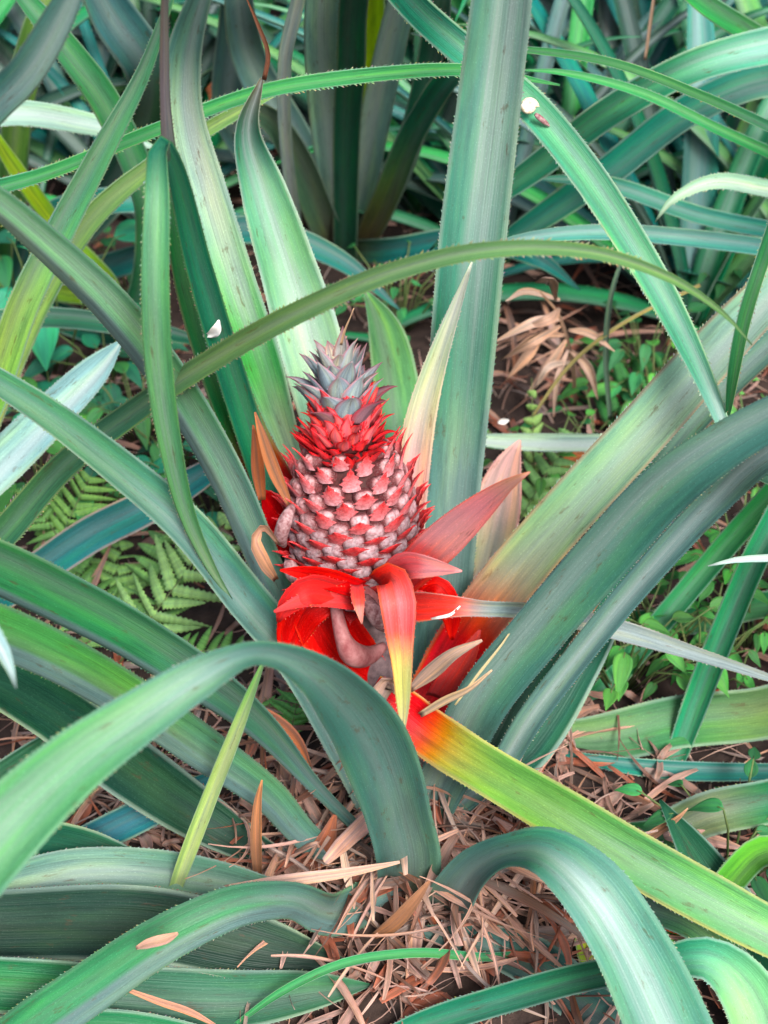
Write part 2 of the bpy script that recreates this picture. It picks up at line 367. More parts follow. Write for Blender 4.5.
# lower right arching leaf
leaf(MP, [(442, 945, .59, 48, -5, (.07, .08, .06), .05), (449, 903, .588, 50, -5, (.06, .09, .08), .15), (474, 869, .58, 42, -8, (.05, .11, .10), .2), (512, 850, .562, 34, -10, (.04, .14, .11), .25), (550, 854, .54, 52, -12, (.04, .17, .12), .35), (590, 888, .515, 70, -12, (.07, .19, .15), .7), (628, 945, .49, 78, -10, (.05, .18, .13), .6), (660, 1010, .465, 86, -8), (700, 1110, .43, 70), (715, 1160, .41, 5)],
     chan=.32, fold=.10, edge=(.12, .24, .2))
# yellow green leaf with red base
leaf(MP, [(372, 690, .675, 34, 0, RED, 0), (398, 706, .668, 46, 8, RED, 0), (424, 728, .66, 50, 10, (.48, .03, .018), 0), (450, 746, .648, 52, 10, (.28, .22, .05), 0), (480, 765, .635, 50, 10, (.16, .27, .07), .0), (560, 812, .605, 54, 10, (.12, .28, .07), .1), (650, 866, .575, 56, 8, (.08, .24, .09), .25), (730, 910, .55, 54, 8, (.12, .33, .13), .3), (800, 948, .53, 44), (880, 1000, .50, 4)],
     chan=.28, fold=.08, edge=(.40, .36, .16), under=(.3, .4, .2))
# big right leaves
leaf(MP, [(425, 860, .655, 44, 0, SLATE, .1), (450, 765, .67, 52, 5, (.09, .15, .13), .2), (482, 700, .675, 56, 8, (.05, .14, .11), .3), (540, 628, .68, 56, 10), (602, 556, .68, 58, 10, (.04, .13, .10), .3), (668, 486, .675, 56, 8), (735, 438, .665, 48, 5, (.06, .18, .15), .4), (810, 400, .65, 40), (900, 370, .63, 5)], chan=.35, edge=(.06, .12, .12))
leaf(MP, [(440, 870, .66, 26, 0, SLATE, .1), (488, 782, .675, 26, 0, (.09, .19, .18), .5), (532, 717, .685, 28, -10), (586, 647, .695, 28, -10), (647, 574, .70, 30, -8), (710, 506, .695, 32, -5), (775, 450, .67, 32), (860, 420, .65, 4)], chan=.4, edge=(.06, .12, .12))
# pale leaf with red base reaching up right
leaf(MP, [(400, 780, .69, 40, 0, RED, 0), (432, 700, .735, 52, -6, RED, 0), (465, 640, .76, 56, -8, (.50, .02, .022), .0), (490, 606, .77, 57, -9, (.40, .15, .10), .1), (520, 568, .785, 57, -10, (.26, .30, .18), .35), (575, 505, .80, 56, -10, (.18, .34, .19), .5), (640, 435, .815, 56, -10, (.2, .36, .24), .5), (705, 362, .82, 54, -8, (.2, .36, .28), .6), (780, 285, .82, 46), (880, 200, .82, 30), (940, 150, .82, 3)],
     chan=.30, fold=.08, edge=(.38, .22, .16), spine=.0011)
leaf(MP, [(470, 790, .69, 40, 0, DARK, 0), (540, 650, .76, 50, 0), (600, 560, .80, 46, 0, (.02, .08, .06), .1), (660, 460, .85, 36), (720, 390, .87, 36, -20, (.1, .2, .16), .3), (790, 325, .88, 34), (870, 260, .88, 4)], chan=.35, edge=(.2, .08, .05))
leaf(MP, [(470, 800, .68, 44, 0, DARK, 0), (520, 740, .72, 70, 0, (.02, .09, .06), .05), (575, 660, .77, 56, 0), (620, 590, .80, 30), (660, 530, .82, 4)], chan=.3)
# pointed pale leaf right behind the fruit
leaf(MP, [(405, 600, .80, 30, 0, (.6, .25, .24), .1), (412, 470, .815, 36, 6, (.62, .36, .36), .3), (422, 410, .82, 31, 8, (.45, .44, .34), .35), (438, 355, .825, 22, 8, (.36, .44, .3), .4), (456, 305, .825, 12, 8, (.4, .46, .4)), (472, 262, .82, 2)], chan=.45, edge=(.6, .5, .48), spine=.0009)
leaf(MP, [(470, 620, .83, 30, 0, PINK, .1), (486, 560, .88, 48, -6, (.35, .35, .24), .3), (498, 505, .90, 50, -8, (.55, .38, .35), .3), (508, 465, .91, 30, 0, (.6, .35, .33)), (520, 440, .915, 3)], chan=.35, edge=(.6, .3, .3), spine=.001)
leaf(MP, [(395, 560, .90, 30, 0, G1, .1), (402, 470, .98, 46), (398, 400, 1.03, 48, 0, (.14, .32, .14), .2), (385, 330, 1.05, 36), (365, 290, 1.05, 4)], chan=.3)

# red bracts around the stalk
def bract(pts, **kw):
    kw.setdefault('mat', M_bract); kw.setdefault('spine', .0007); kw.setdefault('step', .0035); kw.setdefault('under', (.5, .05, .04)); kw.setdefault('thick', .0009)
    return leaf(MP, pts, name='bract', **kw)
bract([(385, 600, .72, 24, 0, RED, 0), (420, 562, .70, 40, 4, (.8, .16, .17), .3), (452, 532, .685, 40, 4, (.9, .42, .45), .9), (485, 503, .67, 28, 4, (.88, .3, .33), .6), (512, 482, .66, 12, 0, (.45, .25, .16)), (530, 472, .655, 2)], chan=.4, edge=(.6, .1, .08))
bract([(385, 590, .715, 20, 0, RED, 0), (405, 566, .69, 30, 4, (.8, .14, .16), .5), (430, 567, .675, 22, 4, (.9, .36, .38), .5), (462, 571, .66, 2)], chan=.35)
bract([(378, 585, .70, 26, 0, RED, 0), (392, 580, .678, 34, 0, (.72, .08, .06), .2), (398, 600, .662, 38, 4, (.68, .09, .07), .7), (400, 632, .655, 30, 4, (.66, .12, .1), .6), (402, 662, .648, 22, 2, (.45, .40, .16), .2), (403, 695, .642, 16, 0, (.36, .42, .17)), (403, 722, .637, 8, 0, (.4, .42, .25)), (402, 742, .633, 1.5)], chan=.38, edge=(.62, .2, .14))
bract([(385, 610, .72, 24, 0, RED, 0), (420, 606, .70, 32, 8, (.66, .05, .04), .15), (455, 606, .69, 22, 10, (.66, .14, .12), .15), (480, 608, .70, 17, 10, (.34, .32, .32), .0), (540, 612, .725, 18, 8, (.26, .31, .32), .0), (620, 630, .735, 22, 6, (.26, .33, .34), .0), (700, 655, .735, 14, 6), (770, 678, .735, 8), (830, 700, .735, 2)], chan=.45, edge=(.3, .3, .3))
bract([(368, 596, .71, 22, 0, RED, 0), (335, 592, .69, 26, -8, (.66, .04, .04), .1), (305, 590, .675, 30, -14, (.64, .04, .04)), (285, 608, .67, 18, -10, (.6, .05, .05)), (278, 622, .668, 3)], chan=.45)
bract([(362, 600, .70, 24, 0, RED, 0), (330, 598, .685, 22, 10, (.64, .05, .05), .35), (300, 602, .67, 14, 20, (.6, .12, .12), .3), (274, 612, .66, 3)], chan=.5)
bract([(372, 600, .73, 28, 0, RED, 0), (340, 590, .72, 40, 0, (.6, .02, .02)), (308, 605, .71, 44, 0), (290, 640, .705, 28), (284, 660, .70, 3)], chan=.3)
bract([(375, 680, .715, 40, 0, RED, 0), (350, 660, .71, 62, 6, (.6, .025, .025), 0), (325, 625, .715, 62, 6), (310, 590, .725, 46), (298, 560, .735, 10)], chan=.35, edge=(.5, .08, .08))
bract([(357, 585, .69, 12, 0, RED), (358, 598, .68, 14, 0, (.7, .15, .13), .2), (360, 612, .675, 8, 0, (.7, .3, .28)), (362, 624, .673, 1.5)], chan=.4)
bract([(362, 590, .70, 20, 0, RED, 0), (325, 578, .69, 22, -5, (.62, .03, .03)), (298, 572, .68, 13), (280, 570, .675, 2)], chan=.4)
bract([(330, 570, .76, 34, 0, RED, 0), (298, 540, .765, 44), (276, 508, .77, 34), (262, 490, .77, 4)], chan=.3)
bract([(420, 600, .74, 26, 0, RED, 0), (436, 590, .735, 30, 0, (.6, .04, .04)), (450, 610, .73, 24), (452, 640, .725, 4)], chan=.3)
bract([(440, 700, .715, 30, 0, RED), (452, 680, .71, 30, 0, (.6, .05, .04)), (470, 650, .715, 18, 0, (.6, .1, .08)), (480, 630, .72, 3)], chan=.3)

# ------------------------------------------------------------------ tubes / stalk
def tube(path, radii, seg=14, cap=True):
    V = []; Fc = []; n = len(path)
    ref = Vector((0, 1, 0.1)).normalized()
    for i, p in enumerate(path):
        T = (path[min(i + 1, n - 1)] - path[max(i - 1, 0)]).normalized()
        a = T.cross(ref).normalized(); b = a.cross(T).normalized()
        for k in range(seg):
            t = 2 * math.pi * k / seg; V.append(tuple(p + (a * math.cos(t) + b * math.sin(t)) * radii[i]))
    for i in range(n - 1):
        for k in range(seg):
            k2 = (k + 1) % seg; Fc.append((i * seg + k, i * seg + k2, (i + 1) * seg + k2, (i + 1) * seg + k))
    if cap: Fc.append(tuple(range(seg - 1, -1, -1))); Fc.append(tuple((n - 1) * seg + k for k in range(seg)))
    return V, Fc
def tube_from(ctrl, n=24):
    A, _ = spline([c[0] for c in ctrl], [(c[1],) for c in ctrl], n)
    return [Vector(a[:3]) for a in A], [max(a[3], 1e-4) for a in A]

FB = P(360, 588, .745); FT = P(346, 446, .773)     # fruit bottom / top
pth, rad = tube_from([(base, .022), (P(386, 760, .70), .019), (P(378, 690, .72), .0155), (P(372, 640, .735), .0155), (FB, .020), (FB.lerp(FT, .1), .02)])
rad = [r + .0006 * math.sin(i * 2.3) for i, r in enumerate(rad)]
V, Fc = tube(pth, rad, 18); finish('stalk', V, Fc, M_stalk, MP)
# slip (side shoot) hanging left of the stalk and a scaly bud to the right
def blob_tube(name, ctrl, mat, parent, seg=14):
    a, b = tube_from(ctrl, 20); V, Fc = tube(a, b, seg); return finish(name, V, Fc, mat, parent)
blob_tube('slip', [(P(334, 588, .715), .004), (P(337, 612, .70), .0042), (P(343, 638, .69), .0055), (P(353, 654, .69), .0082), (P(370, 655, .70), .0062), (P(384, 646, .71), .003)], M_bud, MP)
blob_tube('slip', [(P(362, 588, .715), .004), (P(366, 596, .705), .006), (P(378, 604, .70), .005), (P(388, 600, .70), .002)], M_bud, MP)
blob_tube('bud', [(P(366, 598, .70), .003), (P(371, 607, .688), .0050), (P(377, 618, .685), .0054), (P(384, 626, .69), .004), (P(388, 632, .70), .001)], M_silver, MP)
blob_tube('slip', [(P(284, 545, .73), .002), (P(281, 538, .725), .0042), (P(284, 524, .725), .0048), (P(289, 513, .73), .0038), (P(292, 506, .74), .002)], M_silver, MP)
blob_tube('slip', [(P(300, 582, .73), .003), (P(292, 572, .725), .005), (P(290, 562, .73), .004), (P(294, 556, .74), .001)], M_silver, MP)

# ------------------------------------------------------------------ fruit
axis = (FT - FB); LF = axis.length; axis.normalize()
camx = (CAM - FB); camx = (camx - axis * camx.dot(axis)).normalized(); side = axis.cross(camx).normalized()
def prof(t):
    ks = [(-.02, .016), (0, .026), (.08, .0325), (.2, .0375), (.4, .0395), (.6, .0385), (.8, .0335), (1, .0235), (1.1, .020)]
    for (a, ra), (b, rb) in zip(ks, ks[1:]):
        if t <= b: u = max(0, (t - a) / (b - a)); u = u * u * (3 - 2 * u) * .5 + u * .5; return ra + (rb - ra) * u
    return ks[-1][1]
def surf(t, phi):
    r = prof(t); rad_ = camx * math.cos(phi) + side * math.sin(phi)
    p = FB + axis * (t * LF) + rad_ * r
    dr = (prof(t + .03) - prof(t - .03)) / (.06 * LF)
    nrm = (rad_ - axis * dr).normalized()
    up = (axis + rad_ * dr).normalized(); ac = up.cross(nrm).normalized()
    return p, nrm, up, ac
V = []; Fc = []; seg = 36; rows = 24
for i in range(rows + 1):
    t = i / rows
    for k in range(seg):
        ph = 2 * math.pi * k / seg; p, nn, u_, a_ = surf(t, ph); V.append(tuple(p - nn * .0035))
for i in range(rows):
    for k in range(seg): k2 = (k + 1) % seg; Fc.append((i*seg+k, i*seg+k2, (i+1)*seg+k2, (i+1)*seg+k))
Fc.append(tuple(range(seg - 1, -1, -1))); Fc.append(tuple(rows * seg + k for k in range(seg)))
FR = finish('fruit', V, Fc, M_core, MP)
FR['label'] = 'egg-shaped pineapple fruit with pinkish grey eyes and red bracts'

def fruitlet(t, phi, rnd):
    p, nn, up, ac = surf(t, phi)
    s = .0079 * (1.0 if t < .55 else 1 - .30 * (t - .55) / .45) * rnd.uniform(.94, 1.06)
    V = []; Fc = []; K = []
    ty = min(1, max(0, (t - .5) / .3))
    pale = [(.33, .26, .29), (.60, .38, .40)]; c_p = tuple(pale[0][k] * (1 - ty) + pale[1][k] * ty for k in range(3))
    sd0 = rnd.uniform(0, 6); t0 = rnd.uniform(-.10, .10); j = rnd.uniform(.75, 1.15); c_p = tuple(c * j for c in c_p)
    # domed eye: superellipse rings
    rings = [(.99, -.0045), (.96, -.0005), (.91, .0016), (.78, .0026), (.55, .0034), (.3, .0039), (.1, .0038)]
    ns = 20
    for ri, (q, h) in enumerate(rings):
        for k in range(ns):
            a = 2 * math.pi * k / ns; ca, sa = math.cos(a), math.sin(a); e = 3.4
            rr = (abs(ca) ** e + abs(sa) ** e) ** (-1 / e)
            x = ca * rr * q * s * .97; y = sa * rr * q * s * .86
            bumpy = .00035 * noise.noise((p + ac * x + up * y) * 500) + (-.0009 * max(0, math.cos(3 * a + sd0)) ** 6 if 1 < ri < 6 else 0)
            V.append(p + ac * x + up * y + nn * (h * 1.25 + bumpy + (y / s) * .0012 + t0 * x * q)); 
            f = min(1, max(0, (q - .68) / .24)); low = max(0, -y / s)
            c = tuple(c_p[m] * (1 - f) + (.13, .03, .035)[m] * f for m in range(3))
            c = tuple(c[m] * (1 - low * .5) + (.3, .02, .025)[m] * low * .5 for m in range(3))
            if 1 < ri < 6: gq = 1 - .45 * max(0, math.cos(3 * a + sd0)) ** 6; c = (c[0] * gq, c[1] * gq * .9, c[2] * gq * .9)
            K.append(c + (0,))
    for ri in range(len(rings) - 1):
        for k in range(ns): k2 = (k + 1) % ns; Fc.append((ri*ns+k, ri*ns+k2, (ri+1)*ns+k2, (ri+1)*ns+k))
    Fc.append(tuple((len(rings) - 1) * ns + k for k in range(ns)))
    # red bract cupping the lower part, pointed tip standing out
    nb = 9; mu = 8; k0 = len(V); tip = rnd.uniform(.8, 1.25); lean = rnd.uniform(-.15, .15)
    long_ = 1 + (.5 * ty) + .5 * min(1, abs(math.sin(phi)) ** 3) + (.6 if t < .12 else 0)
    for i in range(nb + 1):
        f = i / nb
        g2 = min(1, max(0, (f - .38) / .62)); hw = s * 1.0 * ((1 - g2) ** 1.15) * (1 - .12 * f)
        yb = s * (-1.02 + (1.22 + .40 * ty + .35 * max(0, .5 - t)) * f * tip * (1 + .45 * (long_ - 1)))
        out = .0022 + .0030 * max(0, .55 - t) * f + .0036 * math.sin(min(1, f * 1.6) * 1.57) + .0062 * f ** 2.2 * tip * long_
        for m in range(mu + 1):
            u = -1 + 2 * m / mu
            x = u * hw + lean * s * f * f
            hgt = out - (.0026 * abs(u) ** 3) * (1 - .6 * f)
            yy = yb + .22 * s * u * u * (1 - f)
            if abs(u) > .9 and 1 < i < nb - 1: x *= 1.0 + (.34 if i % 2 else -.12)
            V.append(p + ac * x + up * yy + nn * hgt)
            wt = ty * max(0, 1 - 1.25 * f); red = (.44 + .28 * f + .12 * wt, .006 + .30 * wt, .010 + .33 * wt); pk = (.74, .10, .12)
            e = min(1, abs(u)) ** 3 * .25 + max(0, f - .6) * .6
            K.append(tuple(red[q] * (1 - min(.85, e)) + pk[q] * min(.85, e) for q in range(3)) + (0,))
    W = mu + 1
    for i in range(nb):
        for m in range(mu): a = k0 + i * W + m; Fc.append((a, a + 1, a + 1 + W, a + W))
    return [tuple(v) for v in V], Fc, K
NF = 150
rnd = random.Random(3); GA = math.pi * (3 - math.sqrt(5))
# area-equalised t
ts = np.linspace(0, 1, 400); cum = np.cumsum([prof(t) for t in ts]); cum = cum / cum[-1]
fl = []
for i in range(NF):
    t = float(np.interp((i + .5) / NF, cum, ts)); V, Fc, K = fruitlet(t, i * GA + .35, rnd)
    fl.append((math.cos(i * GA + .35), V, Fc, K))
fl.sort(key=lambda q: -q[0])
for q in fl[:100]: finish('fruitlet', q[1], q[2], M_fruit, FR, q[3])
V = []; Fc = []; K = []
for q in fl[100:]:
    o_ = len(V); V += q[1]; Fc += [tuple(j + o_ for j in f) for f in q[2]]; K += q[3]
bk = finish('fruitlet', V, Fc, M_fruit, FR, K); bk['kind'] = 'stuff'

# ruff and crown
def mini(parent, name, base_p, out, up, length, width, e0, curl, c_mid, c_edge, c_tip, seed, mat=M_bract, chan=.5, nseg=10, teeth=.0006, bloom=.3, step=.0022, lateral=0):
    """short spiky leaf: out = horizontal outward unit, up = axis"""
    sdv = up.cross(out).normalized(); C = [Vector(base_p)]; e = e0; ds = length / nseg
    for i in range(nseg):
        f = i / nseg; d = (out * math.cos(e) + up * math.sin(e) + sdv * lateral * f).normalized(); C.append(C[-1] + d * ds); e -= curl / nseg * (.3 + 1.6 * f)
    S = []; Nn = []; H = []; cols = []
    for i in range(nseg + 1):
        T = (C[min(i+1, nseg)] - C[max(i-1, 0)]).normalized(); f = i / nseg
        s = T.cross(up); s = s.normalized() if s.length > .05 else -sdv
        if s.dot(sdv) > 0: s = -s
        S.append(s); Nn.append(s.cross(T).normalized()); H.append(max(.0002, width / 2 * (1 - f ** 1.5) ** .9 * (.85 + .3 * math.sin(f * 3.1))))
        g = max(0, f - .55) / .45
        cols.append(tuple(c_mid[k] * (1 - g) + c_tip[k] * g for k in range(3)) + (bloom * (1 - g),))
    V, Fc, K, U = ribbon(C, S, Nn, H, cols, chan=chan, thick=.0008, nx=6, spine=teeth, sp_step=step, edge=c_edge, edge_w=.8, under=c_mid, seed=seed, sp_col=tuple(c_edge) + (0,))
    return finish(name, V, Fc, mat, parent, K, U)
CT = P(334, 338, .800); cax = (CT - FT); LC = cax.length; cax.normalize()
cx_ = (CAM - FT); cx_ = (cx_ - cax * cx_.dot(cax)).normalized(); cs_ = cax.cross(cx_).normalized()
pth = [FT - cax * .01 + cax * (LC * .8 * i / 8 + .01) for i in range(9)]
V, Fc = tube(pth, [.018, .018, .017, .016, .014, .012, .010, .008, .004], 20); CR = finish('crown', V, Fc, M_core, MP)
CR['label'] = 'small conical leafy crown, bluish grey above a ruff of red bracts'
rnd = random.Random(11)
for i in range(98):   # ruff of red bracts at the crown's foot
    f = (i + .5) / 98; phi = i * GA; out = cx_ * math.cos(phi) + cs_ * math.sin(phi)
    h = -.010 + .036 * f; r = .0235 - .0055 * f
    pale = (.80, .20, .23) if f > .35 else (.74, .06, .07)
    mini(CR, 'ruff_bract', FT + cax * h + out * r * .85, out, cax, .0175 * rnd.uniform(.75, 1.35), .0095 * rnd.uniform(.8, 1.1), R(32 + 44 * f + rnd.uniform(-18, 18)), R(10 + rnd.uniform(-50, 50)),
         pale, (.78, .004, .014), (.78, .010, .02), 500 + i, teeth=.0022, bloom=.25, step=.0021, lateral=rnd.uniform(-.5, .5))
for i in range(44):   # blue-grey crown leaves
    f = (i + .5) / 44; phi = i * GA + .8; out = cx_ * math.cos(phi) + cs_ * math.sin(phi)
    h = .017 + (LC - .037) * f ** .95; r = .0225 - .0175 * f
    mid = (.33, .47, .54) if f > .10 else (.28, .17, .21)
    g = max(0, f - .7) / .3; mid = tuple(mid[k] * (1 - g) + (.46, .45, .40)[k] * g for k in range(3))
    edge = (.55, .22, .30) if f > .2 else (.38, .03, .05)
    mini(CR, 'crown_leaf', FT + cax * h + out * r * .7, out, cax, rnd.uniform(.021, .033) * (1 - .12 * f), .0215 * (1 - .38 * f), R(54 + 16 * f + rnd.uniform(-8, 8)), R(46 - 36 * f + rnd.uniform(-16, 18)),
         mid, edge, (.30, .14, .18), 700 + i, teeth=.0011, bloom=.15, chan=.45)

# ------------------------------------------------------------------ neighbouring plants with leaves seen in the photo
GP = 'pineapple plants'
def plant(x, y, label): return thing('pineapple_plant', label, 'plant', (x, y, ground_h(x, y)), GP)
LP = plant(-.62, .86, 'pineapple plant beyond the left edge sending crossing leaves into the upper left corner')
leaf(LP, [(-260, 520, .86, 36, 0, G1, .2), (-120, 330, .78, 40), (-20, 120, .72, 38, 0, TEAL, .35), (28, 68, .70, 36, 10, (.07, .18, .16), .45), (62, 10, .69, 30), (95, -60, .68, 3)], edge=(.1, .12, .12))
leaf(LP, [(-120, 560, .84, 30, 0, YEL, .0), (-20, 420, .87, 34, 0, LIME, .1), (25, 300, .88, 32, 8, (.22, .40, .14), .15), (60, 230, .88, 30, 8, (.10, .3, .16), .3), (105, 145, .87, 24, 8), (142, 75, .86, 16), (172, -5, .84, 7), (190, -50, .83, 1)], chan=.3)
leaf(LP, [(-120, 620, .88, 30, 0, YEL, .0), (-40, 480, .96, 30), (40, 300, 1.02, 26, 0, (.18, .32, .11), .15), (90, 220, 1.03, 24), (160, 160, 1.03, 18), (250, 105, 1.02, 12), (300, 80, 1.02, 2)], chan=.3)
leaf(LP, [(-260, 640, .88, 36, 0, G1, .1), (-100, 620, .76, 34), (-10, 548, .77, 32, -6, (.03, .11, .06), .1), (60, 470, .78, 29, -8, (.05, .14, .08)), (130, 415, .76, 26), (200, 368, .73, 23, -10, (.10, .19, .08), .15), (300, 312, .69, 23, -10), (400, 270, .67, 20), (490, 250, .66, 17, -8, (.09, .19, .07)), (590, 252, .66, 14), (670, 278, .66, 10), (725, 315, .66, 5), (752, 345, .66, 1)],
     chan=.38, edge=(.14, .2, .1), spine=.0012)
leaf(LP, [(-200, 640, .84, 40, 0, SILV, .5), (-50, 510, .86, 46), (10, 455, .88, 46, 0, (.24, .40, .42), .7), (60, 405, .90, 40), (100, 365, .92, 28), (122, 340, .93, 3)], chan=.3)
leaf(LP, [(-160, 700, .84, 36, 0, TEAL, .1), (20, 582, .86, 36, 0, (.01, .14, .15), .15), (90, 535, .90, 38), (150, 505, .92, 36), (210, 470, .95, 24), (250, 440, .97, 2)], chan=.25, edge=(.5, .35, .33))
leaf(LP, [(-220, 420, 1.0, 30, 0, G1, .3), (-60, 340, 1.10, 30), (20, 318, 1.12, 22), (150, 330, 1.15, 18), (230, 350, 1.2, 2)])
leaf(LP, [(-200, 300, .95, 26, 0, G1, .2), (-40, 200, .93, 18), (50, 172, .93, 14, 0, (.05, .22, .08), .1), (150, 132, .93, 14), (260, 92, .93, 15), (370, 75, .93, 15), (470, 70, .93, 12), (560, 85, .94, 2)], chan=.3, spine=.0012)
leaf(LP, [(-200, 330, 1.1, 30, 0, PALE, .4), (-20, 118, 1.15, 26, 0, (.25, .42, .34), .7), (90, 124, 1.17, 22), (160, 150, 1.18, 3)])

LB = plant(-.52, 1.42, 'pineapple plant in the upper left with broad blue-green leaves under the crossing ones')
leaf(LB, [(10, 280, 1.42, 30, 0, G2, .1), (20, 100, 1.25, 30, 0, LIME, .3), (40, 20, 1.2, 30), (60, -60, 1.18, 3)])
leaf(LB, [(0, 300, 1.40, 30, 0, G1, .1), (110, 330, 1.3, 30), (150, 220, 1.18, 30, 0, (.08, .35, .14), .35), (110, 110, 1.10, 32), (60, 40, 1.05, 28), (10, -20, 1.02, 14), (-20, -60, 1.0, 2)])
leaf(LB, [(30, 300, 1.42, 30, 0, SLATE, .2), (120, 180, 1.35, 40, 0, DARK, .1), (150, 80, 1.3, 46), (110, 10, 1.25, 46, 0, (.07, .22, .24), .4), (70, -60, 1.2, 10)])
leaf(LB, [(60, 280, 1.42, 26, 0, TEAL, .2), (170, 250, 1.3, 28), (260, 230, 1.25, 28, 0, TEAL, .3), (340, 260, 1.25, 20), (400, 310, 1.25, 2)])
leaf(LB, [(20, 320, 1.4, 26, 0, TEAL, .3), (60, 210, 1.3, 26, 0, (.02, .16, .14), .3), (160, 200, 1.28, 24), (240, 215, 1.28, 3)])
leaf(LB, [(0, 320, 1.42, 26, 0, LIME, 0), (110, 290, 1.3, 20, 0, (.28, .46, .08), 0), (60, 230, 1.25, 18), (10, 160, 1.2, 16), (-20, 110, 1.2, 2)])

CB = plant(P(345, 245, 1.52).x, 1.50, 'pineapple plant behind the crown, upright leaves rising between two pale leaves')
def upl(pts, **k): leaf(CB, pts, **k)
upl([(340, 262, 1.5, 26, 0, (.2, .14, .09), .1), (336, 190, 1.42, 36, 6, (.26, .40, .33), .8), (326, 90, 1.30, 42, 8, (.24, .42, .36), .9), (324, 0, 1.18, 42), (330, -90, 1.1, 30), (340, -150, 1.05, 3)], chan=.45)
upl([(350, 262, 1.5, 24, 0, OLIVE, .1), (362, 190, 1.44, 30, -6, (.2, .34, .3), .6), (382, 90, 1.34, 32, -8, (.26, .44, .38), .9), (402, 0, 1.24, 28), (420, -90, 1.15, 3)], chan=.45)
upl([(338, 268, 1.49, 26, 0, (.12, .09, .05), .05), (318, 210, 1.40, 32, 0, (.08, .15, .09), .2), (295, 155, 1.32, 30), (268, 118, 1.26, 24), (235, 112, 1.2, 14), (200, 130, 1.18, 2)], chan=.4)
upl([(345, 262, 1.52, 20, 0, LIME, 0), (352, 120, 1.46, 34, 0, (.3, .46, .05), 0), (368, 30, 1.38, 36), (378, -60, 1.3, 3)])
upl([(360, 262, 1.5, 22, 0, (.2, .14, .09), .1), (385, 200, 1.4, 28, 0, OLIVE, .1), (420, 120, 1.3, 26, 0, G1), (470, 60, 1.22, 20), (520, 40, 1.2, 2)])
upl([(335, 260, 1.53, 22, 0, SLATE, .1), (300, 150, 1.48, 36, 0, (.10, .2, .2), .5), (250, 60, 1.4, 36), (235, -40, 1.3, 20), (230, -90, 1.3, 2)])
upl([(335, 260, 1.55, 22, 0, SLATE, .1), (240, 140, 1.52, 30, 0, SLATE, .5), (235, 20, 1.42, 34), (240, -80, 1.35, 3)])
upl([(350, 262, 1.5, 22, 0, OLIVE, .1), (395, 250, 1.4, 26, 0, TEAL), (470, 240, 1.35, 24), (540, 260, 1.3, 16), (580, 290, 1.3, 2)])
upl([(355, 265, 1.5, 22, 0, OLIVE, .1), (400, 170, 1.4, 26, 0, G1, .2), (430, 60, 1.3, 26), (440, -40, 1.2, 20), (440, -90, 1.2, 2)])
leaf(CB, [(300, 262, 1.45, 12, 0, SILV, .6), (285, 60, 1.2, 14, 0, (.5, .6, .6), .7), (298, 0, 1.15, 14), (310, -60, 1.1, 2)])

RB = plant(P(900, 130, 1.55).x, 1.45, 'pineapple plant past the upper right corner with long leaves sweeping down left')
leaf(RB, [(930, 180, 1.4, 40, 0, G1, .2), (840, 40, 1.22, 40), (760, 48, 1.15, 38, 6, (.06, .28, .18), .6), (690, 68, 1.13, 34, 8, (.03, .2, .10), .2), (610, 112, 1.14, 32, 8, (.02, .13, .07), .1), (540, 165, 1.16, 28), (470, 215, 1.18, 16), (430, 250, 1.2, 2)], chan=.35)
leaf(RB, [(930, 190, 1.42, 40, 0, G1, .2), (850, 90, 1.28, 40), (765, 80, 1.24, 36, 6, (.05, .28, .2), .5), (690, 110, 1.24, 34, 6, (.02, .2, .14), .2), (610, 170, 1.24, 32), (530, 225, 1.26, 24), (470, 262, 1.3, 2)], chan=.35)
leaf(RB, [(930, 170, 1.40, 26, 0, G1, .2), (800, 140, 1.1, 12), (700, 95, 1.05, 10, 0, (.03, .15, .05), .1), (610, 62, 1.04, 9), (530, 50, 1.04, 7), (480, 48, 1.04, 1)], spine=.0008)
leaf(RB, [(930, 210, 1.40, 26, 0, G1, .2), (800, 165, 1.15, 14, 0, BGRN), (720, 130, 1.1, 11), (640, 92, 1.1, 10), (560, 72, 1.1, 6), (520, 70, 1.1, 1)], spine=.0008)
leaf(RB, [(930, 240, 1.38, 26, 0, PALE, .5), (830, 200, 1.12, 22), (765, 188, 1.08, 18, 0, (.24, .4, .28), .6), (710, 182, 1.06, 15), (672, 200, 1.05, 8), (655, 222, 1.05, 1)], spine=.001)
leaf(RB, [(930, 260, 1.38, 26, 0, TEAL, .2), (800, 235, 1.25, 18), (700, 215, 1.22, 18, 0, (.05, .22, .17), .3), (600, 182, 1.22, 15), (530, 178, 1.22, 2)])
leaf(RB, [(930, 270, 1.36, 26, 0, TEAL, .2), (800, 252, 1.15, 18), (690, 238, 1.1, 18, 0, (.04, .2, .17), .4), (600, 232, 1.08, 16), (520, 240, 1.07, 12), (450, 262, 1.07, 1)])
leaf(RB, [(930, 200, 1.42, 26, 0, G1, .2), (790, 60, 1.3, 22, 0, BGRN), (700, 0, 1.2, 20), (640, -50, 1.15, 2)])
leaf(RB, [(930, 230, 1.4, 26, 0, G1, .2), (800, 180, .95, 18), (762, 262, .80, 15, 0, (.02, .09, .035), .05), (744, 320, .78, 15), (734, 370, .77, 13), (728, 412, .77, 6), (725, 430, .77, 1)], spine=.0008)

BR = plant(P(590, 60, 1.9).x, 1.9, 'pineapple plant farthest back at the top right, narrow bright green leaves')
